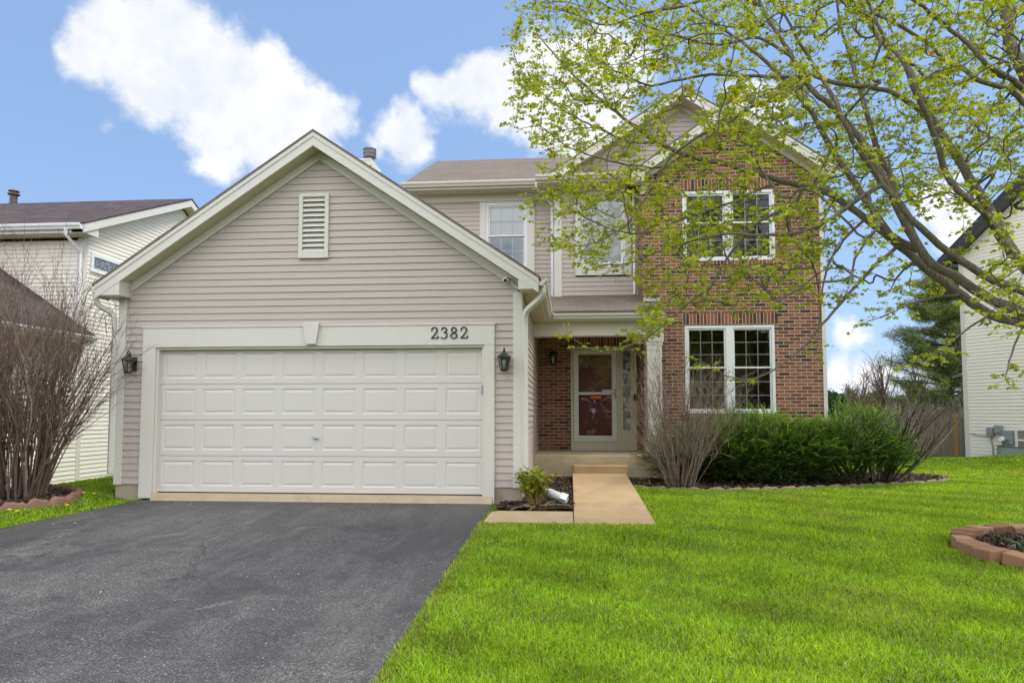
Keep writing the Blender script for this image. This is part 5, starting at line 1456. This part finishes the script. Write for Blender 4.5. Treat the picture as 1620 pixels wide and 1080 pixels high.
# dandelions in the rough grass left of the drive
rng = np.random.default_rng(81)
dand = None; spots = []
while len(spots) < 34:
    x, y = rng.uniform(-9.2, -6.6), rng.uniform(-2.6, .4)
    if keep_grass(np.array([x]), np.array([y]))[0] and x < float(drive_left(y))-.05: spots.append((x, y))
while len(spots) < 52:
    x, y = rng.uniform(6.4, 9.0), rng.uniform(3.2, 5.6)
    if keep_grass(np.array([x]), np.array([y]))[0]: spots.append((x, y))
ym = plain('dandelion yellow', (.75, .52, .02), .7); gm = plain('dandelion stem', (.16, .25, .05), .7)
for i, (x, y) in enumerate(spots):
    z = float(ground(x, y))
    if dand is None:
        dand = thing('dandelion', (x, y, z), 'small yellow dandelion in the grass', 'flower', 'dandelions in the grass')
        mb = MB(); mb.tube([(x, y, z), (x+.008, y, z+.05), (x+.004, y, z+.085)], .0025, 5); st_ = mb.build('stem', gm, dand)
        mb = MB(); mb.lathe((x+.004, y, z+.083), [(.006, 0), (.020, .006), (.024, .013), (.016, .018), (.004, .016)], 10); fl_ = mb.build('flower_head', ym, dand)
    else:
        r_ = dand.copy(); COL.objects.link(r_); r_.location = (x, y, z-rng.uniform(0, .03)); r_.rotation_euler = (0, 0, rng.uniform(0, 6))
        for c_ in (st_, fl_):
            q_ = c_.copy(); COL.objects.link(q_); q_.parent = r_
        r_['label'] = 'small yellow dandelion in the rough grass left of the drive' if i < 34 else 'small yellow dandelion in the lawn beyond the shrub bed'
        r_['group'] = 'dandelions left of the drive' if i < 34 else 'dandelions beyond the shrub bed'
dand['label'] = 'small yellow dandelion in the rough grass left of the drive'; dand['group'] = 'dandelions left of the drive'
# ------------------------------------------------------------------ the maple
class Tree:
    def __init__(s): s.P = []; s.par = []; s.r = []; s.fix = []; s.chains = []
    def add(s, p, par, r=None): s.P.append(np.asarray(p, float)); s.par.append(par); s.r.append(r or 0.); s.fix.append(r is not None); return len(s.P)-1
def catmull(P, step):
    P = [np.asarray(p, float) for p in P]; out = []
    for i in range(len(P)-1):
        p0, p1, p2, p3 = P[max(i-1, 0)], P[i], P[i+1], P[min(i+2, len(P)-1)]
        k = max(2, int(np.linalg.norm(p2-p1)/step))
        for t in np.linspace(0, 1, k, endpoint=False):
            out.append(.5*((2*p1)+(-p0+p2)*t+(2*p0-5*p1+4*p2-p3)*t*t+(-p0+3*p1-3*p2+p3)*t**3))
    out.append(P[-1]); return out
def maple():
    rng = np.random.default_rng(101)
    gz = float(ground(*RC))
    t = thing('maple_tree', (RC[0], RC[1], gz), 'maple with spring green young leaves and grey brown limbs in the brick ring', 'tree')
    TY = RC[1]
    tr = Tree()
    fork = onY(1716, 560, TY)
    trunk = catmull([(RC[0]+.02, RC[1], gz-.05), (RC[0]+.03, RC[1], gz+.3), (RC[0]+.06, RC[1]+.01, gz+1.0), fork], .12)
    ids = []; prev = -1
    for i, p in enumerate(trunk):
        f = i/(len(trunk)-1); r = .205-.035*f+.07*max(0, .12-f)/.12
        prev = tr.add(p, prev, r); ids.append(prev)
    tr.chains.append(list(ids)); F0 = ids[-1]
    # the limbs one can follow in the photograph: points, distance of the tip plane, thickness at both ends
    LIMBS = [
     ([(1690,540),(1620,512),(1568,498),(1521,467),(1474,432),(1422,388),(1370,346),(1319,310),(1282,297),(1241,288),(1189,272),(1132,256),(1090,247),(1040,225),(985,185),(930,140),(890,100),(850,55)], -1.1, .046, .006),
     ([(1690,520),(1620,495),(1560,470),(1510,436),(1474,418),(1443,373),(1417,322),(1386,259),(1350,207),(1319,171),(1282,140),(1256,93),(1225,47),(1205,10),(1180,-60)], -2.2, .043, .011),
     ([(1700,500),(1620,462),(1573,444),(1535,422),(1497,396),(1466,368),(1441,346),(1419,318),(1397,292),(1365,248),(1349,223),(1330,180),(1310,140),(1280,90),(1250,40),(1225,-20)], -3.2, .037, .008),
     ([(1474,421),(1456,396),(1441,362),(1425,330),(1405,270),(1390,242),(1375,190),(1360,140),(1345,90),(1330,40),(1318,-30)], -1.7, .030, .010),
     ([(1448,400),(1409,371),(1371,318),(1340,273),(1310,225),(1285,180),(1260,150),(1225,110),(1190,80),(1150,50),(1100,20),(1040,-15)], -1.6, .031, .008),
     ([(1716,540),(1660,470),(1620,425),(1592,390),(1570,358),(1557,336),(1516,302),(1494,267),(1488,245),(1475,205),(1450,150),(1430,100),(1400,60),(1375,10),(1360,-40)], -3.9, .038, .008),
     ([(1722,520),(1720,330),(1680,200),(1620,140),(1602,127),(1573,111),(1553,93),(1533,69),(1504,47),(1473,22),(1444,0),(1400,-30)], -3.0, .040, .010),
     ([(1716,480),(1700,300),(1660,210),(1620,162),(1595,142),(1562,133),(1540,122),(1518,104),(1495,95),(1473,73),(1444,53),(1400,30),(1350,10),(1290,-20)], -1.8, .034, .008),
     ([(1730,500),(1700,330),(1650,180),(1620,115),(1607,89),(1595,53),(1588,0),(1580,-80)], -2.6, .070, .03),
     ([(1620,400),(1570,340),(1540,290),(1504,233),(1482,200),(1464,169),(1446,129),(1429,93),(1395,67),(1373,29),(1350,-20)], -2.0, .036, .014),
     ([(1480,200),(1420,150),(1360,136),(1324,133),(1287,120),(1258,122),(1213,121),(1169,120),(1124,118),(1080,125),(1030,135),(985,118),(940,90),(900,60)], -2.3, .024, .004),
     ([(1287,124),(1258,144),(1222,160),(1191,169),(1169,182),(1147,196),(1113,211),(1080,233),(1060,250),(1035,290),(1010,330),(985,360),(940,385),(905,390)], -2.5, .018, .004),
     ([(1400,290),(1360,313),(1335,333),(1302,353),(1269,367),(1235,370),(1190,372),(1150,370),(1100,380),(1050,395),(1000,415),(950,420)], -2.4, .020, .004),
     ([(1244,345),(1252,375),(1270,398),(1287,420),(1293,444),(1296,480)], -2.0, .012, .004),
     ([(1275,296),(1258,320),(1222,340),(1191,358),(1173,380),(1155,402),(1140,424),(1124,453),(1090,480),(1060,505),(1030,530),(1000,545),(960,555),(930,550),(900,532)], -2.2, .017, .003),
     ([(1241,288),(1200,300),(1160,320),(1110,335),(1060,355),(1010,370),(960,360),(910,335),(865,310),(845,325)], -1.7, .014, .003),
     ([(1132,256),(1080,262),(1030,265),(980,258),(930,245),(890,228),(855,200),(820,205)], -1.3, .013, .003),
     ([(1040,225),(1000,225),(950,205),(900,180),(860,150),(830,120),(808,75)], -1.0, .012, .003),
     ([(1422,388),(1380,425),(1330,480),(1300,515),(1265,555),(1225,585),(1180,600),(1140,590),(1105,568)], -2.6, .018, .003),
     ([(1521,467),(1480,470),(1440,480),(1410,495),(1370,510)], -3.0, .010, .003),
     ([(1568,498),(1530,520),(1500,545),(1475,560),(1440,575)], -3.2, .009, .003),
     ([(1620,512),(1600,560),(1590,600),(1605,612)], -3.0, .009, .003),
     ([(1370,346),(1335,380),(1310,420),(1300,470),(1296,520),(1290,560)], -2.2, .013, .003),
     ([(1205,10),(1150,-10),(1080,10),(1020,20),(960,40),(900,20),(850,10)], -2.0, .018, .004),
     ([(1256,93),(1200,60),(1140,70),(1080,60),(1020,40),(960,10),(920,-10)], -1.9, .016, .004),
    ]
    def attach(p):
        A = np.array(tr.P); j = int(np.argmin(np.linalg.norm(A-p, axis=1))); return j
    for (px, Ye, r0, r1) in LIMBS:
        n = len(px)
        first = onY(*px[0], TY)
        if len(tr.chains) > 1 and px[0][0] < 1640:     # starts on another limb: take that limb's depth
            A = np.array(tr.P); u, v, _ = proj_arr(A); j = int(np.argmin((u-px[0][0])**2+(v-px[0][1])**2)); Ys = A[j][1]; par = j
        else: Ys = TY; par = None
        pts = []
        for i, (u, v) in enumerate(px):
            f = i/(n-1); pts.append(onY(u, v, Ys+(Ye-Ys)*f**.9+.10*math.sin(i*1.3+r0*99)*f))
        if par is None: par = attach(pts[0]) if pts[0][2] < 3.2 else F0
        path = catmull([tr.P[par]]+pts[1 if np.linalg.norm(tr.P[par]-pts[0]) < .15 else 0:], .09)
        prev = par; ch = [par]
        for i, p in enumerate(path[1:]):
            f = (i+1)/(len(path)-1); prev = tr.add(p+rng.normal(0, .004, 3), prev, r0*(1-f)**.85+r1); ch.append(prev)
        tr.chains.append(ch)
    n_fixed = len(tr.P)
    # fill the crown: aim points through its volume, each joined to the nearest branch by a curved shoot
    ENV = [(802,50),(815,130),(808,195),(862,235),(842,325),(880,400),(920,432),(1000,430),(1030,455),(985,530),(1010,545),(1075,500),(1130,478),(1200,490),(1290,470),(1350,480),(1420,500),(1500,470),(1560,500),(1650,540),(1950,500),(2050,-150),(1700,-420),(1200,-330),(860,-140),(830,0)]
    aims = []
    while len(aims) < 2300:
        u, v = rng.uniform(800, 2050), rng.uniform(-420, 545)
        if not inpoly(np.array([u]), np.array([v]), ENV)[0]: continue
        if u > 1310 and v > 330 and rng.random() < .72: continue
        if u > 1640 and rng.random() < .55: continue
        if 880 < u < 1260 and 230 < v < 440 and rng.random() < .12: continue
        if v < -60 and rng.random() < .6: continue
        f = np.clip((1716-u)/900, -.4, 1)
        Y = rng.normal(-2.2+.7*f, .95); Y = np.clip(Y, -4.4, .6)
        p = onY(u, v, Y)
        if p[2] < 1.9: continue
        aims.append(p)
    for _ in range(130):                              # the side of the crown away from the house and over the street
        a = rng.uniform(-math.pi, .6); r = rng.uniform(1.0, 4.4); aims.append(np.array([RC[0]+r*math.cos(a)*.9+.8, RC[1]+r*math.sin(a)*.55, rng.uniform(3.6, 7.8)]))
    aims = [p for p in aims if not (lambda q: q[2] < 3.0 and 0 < q[0] < 1620)(proj(p))]
    C0 = fork+np.array([0, 0, .4])
    aims.sort(key=lambda p: np.linalg.norm(p-C0))
    for p in aims:
        A = np.array(tr.P); dv = p-A; di = np.linalg.norm(dv, axis=1)
        inner = np.linalg.norm(A-C0, axis=1) > np.linalg.norm(p-C0)+.05
        cost = di*(1+.9*inner); cost[:len(ids)-2] += 1.5
        j = int(np.argmin(cost))
        if di[j] < .07: continue
        pj = tr.par[j]; dj = tr.P[j]-tr.P[pj] if pj >= 0 else np.array([0, 0, 1.]); dj /= np.linalg.norm(dj)+1e-9
        D_ = di[j]; m1 = tr.P[j]+dj*D_*.38+rng.normal(0, .04*D_, 3)+np.array([0, 0, .05*D_]); m2 = p-(p-tr.P[j])*.25+np.array([0, 0, .10*D_])+rng.normal(0, .05*D_, 3)
        k = max(3, int(D_/.085)); prev = j; ch = [j]
        for s in np.linspace(0, 1, k+1)[1:]:
            q = (1-s)**3*tr.P[j]+3*s*(1-s)**2*m1+3*s*s*(1-s)*m2+s**3*p+rng.normal(0, .006, 3)
            prev = tr.add(q, prev); ch.append(prev)
        tr.chains.append(ch)
    # thickness from the number of tips each piece carries
    n = len(tr.P); cnt = np.zeros(n); child = np.zeros(n, int)
    for i in range(n):
        if tr.par[i] >= 0: child[tr.par[i]] += 1
    for i in range(n-1, -1, -1):
        if child[i] == 0: cnt[i] += 1
        if tr.par[i] >= 0: cnt[tr.par[i]] += cnt[i]
    rad = np.array([r if f else .0027*max(1., c)**.50 for r, f, c in zip(tr.r, tr.fix, cnt)])
    P = np.array(tr.P)
    big, limb, thin = [], [], []
    for ci, ch in enumerate(tr.chains):
        rr = rad[ch].copy()
        if ci: rr[0] = min(rr[0], rr[1]*1.1 if len(rr) > 1 else rr[0])
        if ci >= 1+len(LIMBS): rr = np.minimum(rr, np.linspace(max(rr[1], .0036), .0022, len(rr))+.0016*np.sqrt(cnt[ch]-1+.01))
        (big if ci == 0 else limb if ci <= len(LIMBS) else thin).append((P[ch], rr))
    tube_obj(big, 'trunk', M['bark'], t, 18)
    for i, s in enumerate(limb): tube_obj([s], 'limb', M['bark'], t, 12 if s[1][1] > .03 else 7)
    # leaf clusters
    par = np.array(tr.par); dirs = np.zeros((n, 3)); ok = par >= 0
    dirs[ok] = P[ok]-P[par[ok]]; dirs /= np.linalg.norm(dirs, axis=1, keepdims=True)+1e-9
    thin_nodes = [i for i in range(n) if ok[i] and rad[i] < .0085]
    CL, CD = [], []; twigs = []
    for i in thin_nodes:
        pr = .72 if child[i] else 1.0
        if rng.random() > pr: continue
        if child[i] == 0: CL.append(P[i]); CD.append(dirs[i])
        for _ in range(1 if rng.random() < .4 else 2):
            s = rng.normal(0, 1, 3); s -= dirs[i]*(s@dirs[i]); s /= np.linalg.norm(s)+1e-6; s[2] = abs(s[2])*.5+s[2]*.3
            d = dirs[i]*.7+s*.9; l = rng.uniform(.05, .19)
            Q = wob(P[i], d, l, 3, .15, rng); twigs.append((Q, np.linspace(.0024, .0014, 4))); CL.append(Q[-1]); CD.append(Q[-1]-Q[-2])
            if l > .13: CL.append(Q[1]); CD.append(Q[1]-Q[0]+rng.normal(0, .02, 3))
    tube_obj(thin+twigs, 'twigs', M['bark'], t, 5)
    CL = np.array(CL); CD = np.array(CD); CD /= np.linalg.norm(CD, axis=1, keepdims=True)+1e-9
    print('maple clusters', len(CL), 'nodes', n)
    m = len(CL)
    K = rng.integers(4, 8, m); ci = np.repeat(np.arange(m), K); k = len(ci)
    cs = rng.uniform(.65, 1.2, m)
    a = rng.uniform(0, 6.28, k); out = np.stack([np.cos(a), np.sin(a), rng.uniform(-.15, .55, k)], -1)+.6*CD[ci]
    out /= np.linalg.norm(out, axis=1, keepdims=True)
    pet = rng.uniform(.015, .05, k)*cs[ci]
    base = CL[ci]+out*pet[:, None]-np.array([0, 0, .25])*pet[:, None]
    hd = out.copy(); hd[:, 2] = -rng.uniform(.15, 1.3, k); hd /= np.linalg.norm(hd, axis=1, keepdims=True)   # leaves hang like umbrellas
    dd, ss, nn = frame(hd, rng.normal(0, .5, k))
    S = rng.uniform(.025, .051, k)*cs[ci]
    OUT = [(0, 0), (.26, .16), (.52, .06), (.44, .30), (.62, .62), (.30, .52), (.20, .70), (0, 1.08), (-.20, .70), (-.30, .52), (-.62, .62), (-.44, .30), (-.52, .06), (-.26, .16)]
    fold = rng.uniform(.15, .55, k)
    V = np.zeros((k, 15, 3))
    V[:, 0] = base+dd*(S*.36)[:, None]
    for q_, (x, y) in enumerate(OUT):
        V[:, q_+1] = base+ss*(S*x*.92)[:, None]+dd*(S*y)[:, None]-nn*(S*abs(x)*fold)[:, None]-nn*(S*.22*max(0, y-.3)**2)[:, None]
    tri = np.array([[0, i+1, (i+1) % 14+1] for i in range(14)]).ravel()
    Fi = (np.arange(k)[:, None]*15+tri[None]).ravel()
    basec = np.array([.40, .465, .032]); young = np.array([.52, .48, .05]); dk = np.array([.20, .30, .025])
    cl = rng.random(m)[ci]; w1 = np.clip(cl*1.7-1.0, 0, 1)[:, None]; w2 = np.clip(.55-cl*1.6, 0, 1)[:, None]
    col = basec*(1-w1-w2)+young*w1+dk*w2; col = col*rng.uniform(.72, 1.2, (k, 1))
    rust = (rng.random(k) < .006)[:, None]; col = np.where(rust, np.array([.38, .16, .03]), col)
    npmesh('leaves', V.reshape(-1, 3), Fi, np.full(14*k, 3), M['leaf'], t, np.repeat(col, 15, 0))
maple()

# ------------------------------------------------------------------ background trees
def pine(u, vtop, vbase, Y, wpx, label, seed, n=2600):
    rng = np.random.default_rng(seed); top = onY(u, vtop, Y); base = onY(u, vbase, Y); h = top[2]-base[2]; hw = abs(onY(u+wpx, vbase, Y)[0]-base[0])
    t = thing('pine_tree', tuple(base), label, 'tree')
    segs = [(wob(base, (0, 0, 1), h, 14, .012, rng), np.linspace(.13, .02, 15))]
    B, D, L_, W_, C_ = [], [], [], [], []
    for i in range(150):
        f = rng.uniform(.06, .98); a = rng.uniform(0, 6.28); z = base[2]+h*f
        ln = hw*(1.02-f)**.62*rng.uniform(.62, 1.18)+.15
        d = np.array([math.cos(a), math.sin(a), rng.uniform(.0, .32)]); Pb = wob((base[0], base[1], z), d, ln, 9, .06, rng, bow=(0, 0, .22)); segs.append((Pb, np.linspace(.05, .01, 10)))
        for j in range(2, 10):
            for q in range(9):
                s = rng.normal(0, 1, 3); s[2] *= .4; c = Pb[j]+s*.09*h/7*(1.1-.03*j); di = d*.6+s*.55+np.array([0, 0, .35]); cc = jit((.13, .165, .055), 1, .3, rng)[0]
                if rng.random() < .30: cc = np.array([.24, .26, .06])*rng.uniform(.7, 1.2)
                for r_ in range(12): B.append(c+rng.normal(0, .09, 3)); D.append(di+rng.normal(0, .7, 3)); L_.append(rng.uniform(.10, .22)); W_.append(.013); C_.append(cc*rng.uniform(.75, 1.25))
    tube_obj(segs, 'trunk', M['pbark'], t, 6)
    blades(np.array(B), np.array(D), np.array(L_), np.array(W_), np.array(C_), 'crown', M['pine'], t, rng.uniform(-3, 3, len(B)), .2, .3)
pine(1506, 415, 705, 26, 118, 'dark green pine behind the fence beside the right house', 201)

def round_tree(u, vtop, vbase, Y, wpx, col, label, seed, n=9000, leaf=.22, trunkf=.25, name='round_tree', bare=0):
    rng = np.random.default_rng(seed); top = onY(u, vtop, Y); base = onY(u, vbase, Y); base[2] = min(base[2], float(ground(base[0], min(Y, 30)))-.2); h = top[2]-base[2]; hw = abs(onY(u+wpx, vbase, Y)[0]-base[0])
    t = thing(name, tuple(base), label, 'tree')
    segs = [(wob(base, (0, 0, 1), h*.6, 8, .03, rng), np.linspace(.03, .012, 9)*h)]
    nb = 14 if not bare else 26
    tips = []
    for i in range(nb):
        a = rng.uniform(0, 6.28); z = h*rng.uniform(trunkf, .62); d = np.array([math.cos(a)*hw, math.sin(a)*hw, h*rng.uniform(.3, .7)]); Pb = wob(base+np.array([0, 0, z]), d, np.linalg.norm(d)*rng.uniform(.55, .9), 8, .08, rng); segs.append((Pb, np.linspace(.010, .003, 9)*h)); tips += list(Pb[3:])
        if bare:
            for k in range(bare):
                j = rng.integers(2, 9); Q = wob(Pb[j], d/np.linalg.norm(d)+rng.normal(0, .6, 3)+np.array([0, 0, .5]), h*rng.uniform(.1, .28), 5, .12, rng); segs.append((Q, np.linspace(.0034, .0014, 6)*h)); tips += list(Q[2:])
    tube_obj(segs, 'trunk', M['twig'] if bare else M['pbark'], t, 5)
    if n:
        tips = np.array(tips); c = tips[rng.integers(0, len(tips), n)]+rng.normal(0, 1, (n, 3))*np.array([hw, hw, h*.5])*(.13 if not bare else .05)
        blades(c, rng.normal(0, 1, (n, 3)), np.full(n, leaf)*rng.uniform(.7, 1.3, n), np.full(n, leaf*.6), jit(col, n, .3, rng), 'crown', M['herb'], t, rng.uniform(-3, 3, n), .3, .4)
round_tree(1322, 622, 690, 55, 34, (.035, .085, .03), 'round dark green tree far off beside the brick corner', 211, leaf=.3)
round_tree(1362, 632, 690, 48, 34, (.15, .17, .04), 'pale yellow green bush far off, right of the round dark tree', 213, leaf=.26)
round_tree(1425, 640, 690, 40, 40, (.14, .15, .045), 'olive spring tree low behind the fence in front of the pine', 217, n=3500, leaf=.16)
round_tree(1472, 618, 690, 33, 42, (.11, .12, .035), 'yellowish young tree at the foot of the pine', 219, n=2600, leaf=.14)
round_tree(1362, 596, 690, 36, 26, (.16, .13, .07), 'bare tree with fine grey twigs, right of the far tower', 221, n=400, leaf=.06, bare=9, name='bare_tree')
round_tree(1402, 574, 690, 32, 24, (.16, .13, .07), 'taller bare tree with upright grey twigs, just left of the pine', 223, n=300, leaf=.06, bare=9, name='bare_tree')
round_tree(1450, 590, 690, 30, 26, (.16, .13, .07), 'bare leafless tree overlapping the left edge of the pine', 225, n=300, leaf=.06, bare=9, name='bare_tree')
# twiggy hedge behind the fence, and the line of far woods on the horizon
rng = np.random.default_rng(231); segs = []
hx0, hx1 = onY(1400, 650, 17.5)[0], onY(1545, 650, 17.5)[0]
for i in range(900):
    x = rng.uniform(hx0, hx1); segs.append((wob((x, 17.3+rng.uniform(-.4, .6), -.3), (rng.normal(0, .5), rng.normal(0, .3), 1), rng.uniform(1.4, 2.25), 6, .16, rng), np.linspace(.014, .004, 7)))
tag(tube_obj(segs, 'bare_hedge', M['twigpale'], None, 4), 'tangled leafless brown hedge standing behind the far fence', 'hedge')
B = []; m = 30000; x = rng.uniform(-160, 260, m); y = rng.uniform(150, 175, m); top = 4.5+2.2*np.sin(x*.05)+1.6*np.sin(x*.17+1)+1.2*np.sin(x*.43); z = rng.uniform(-2, 1, m)*0+rng.random(m)**.7*top
tag(blades(np.stack([x, y, z-1], -1), rng.normal(0, 1, (m, 3)), np.full(m, 1.5), np.full(m, 1.0), jit((.07, .095, .05), m, .3, rng), 'far_woods', M['herb'], None, rng.uniform(-3, 3, m), .3, .5), kind='stuff')

# the trees across the street, behind the camera: what the window panes reflect
m = 26000; x = rng.uniform(-45, 45, m); y = rng.uniform(-46, -38, m); top = 7.5+2.5*np.sin(x*.21)+1.8*np.sin(x*.53+1)+1.2*np.sin(x*1.3); z = rng.random(m)**.75*top
tag(blades(np.stack([x, y, z-.8], -1), rng.normal(0, 1, (m, 3)), np.full(m, .8), np.full(m, .45), jit((.06, .06, .04), m, .3, rng), 'street_trees', M['herb'], None, rng.uniform(-3, 3, m), .3, .5), kind='stuff')
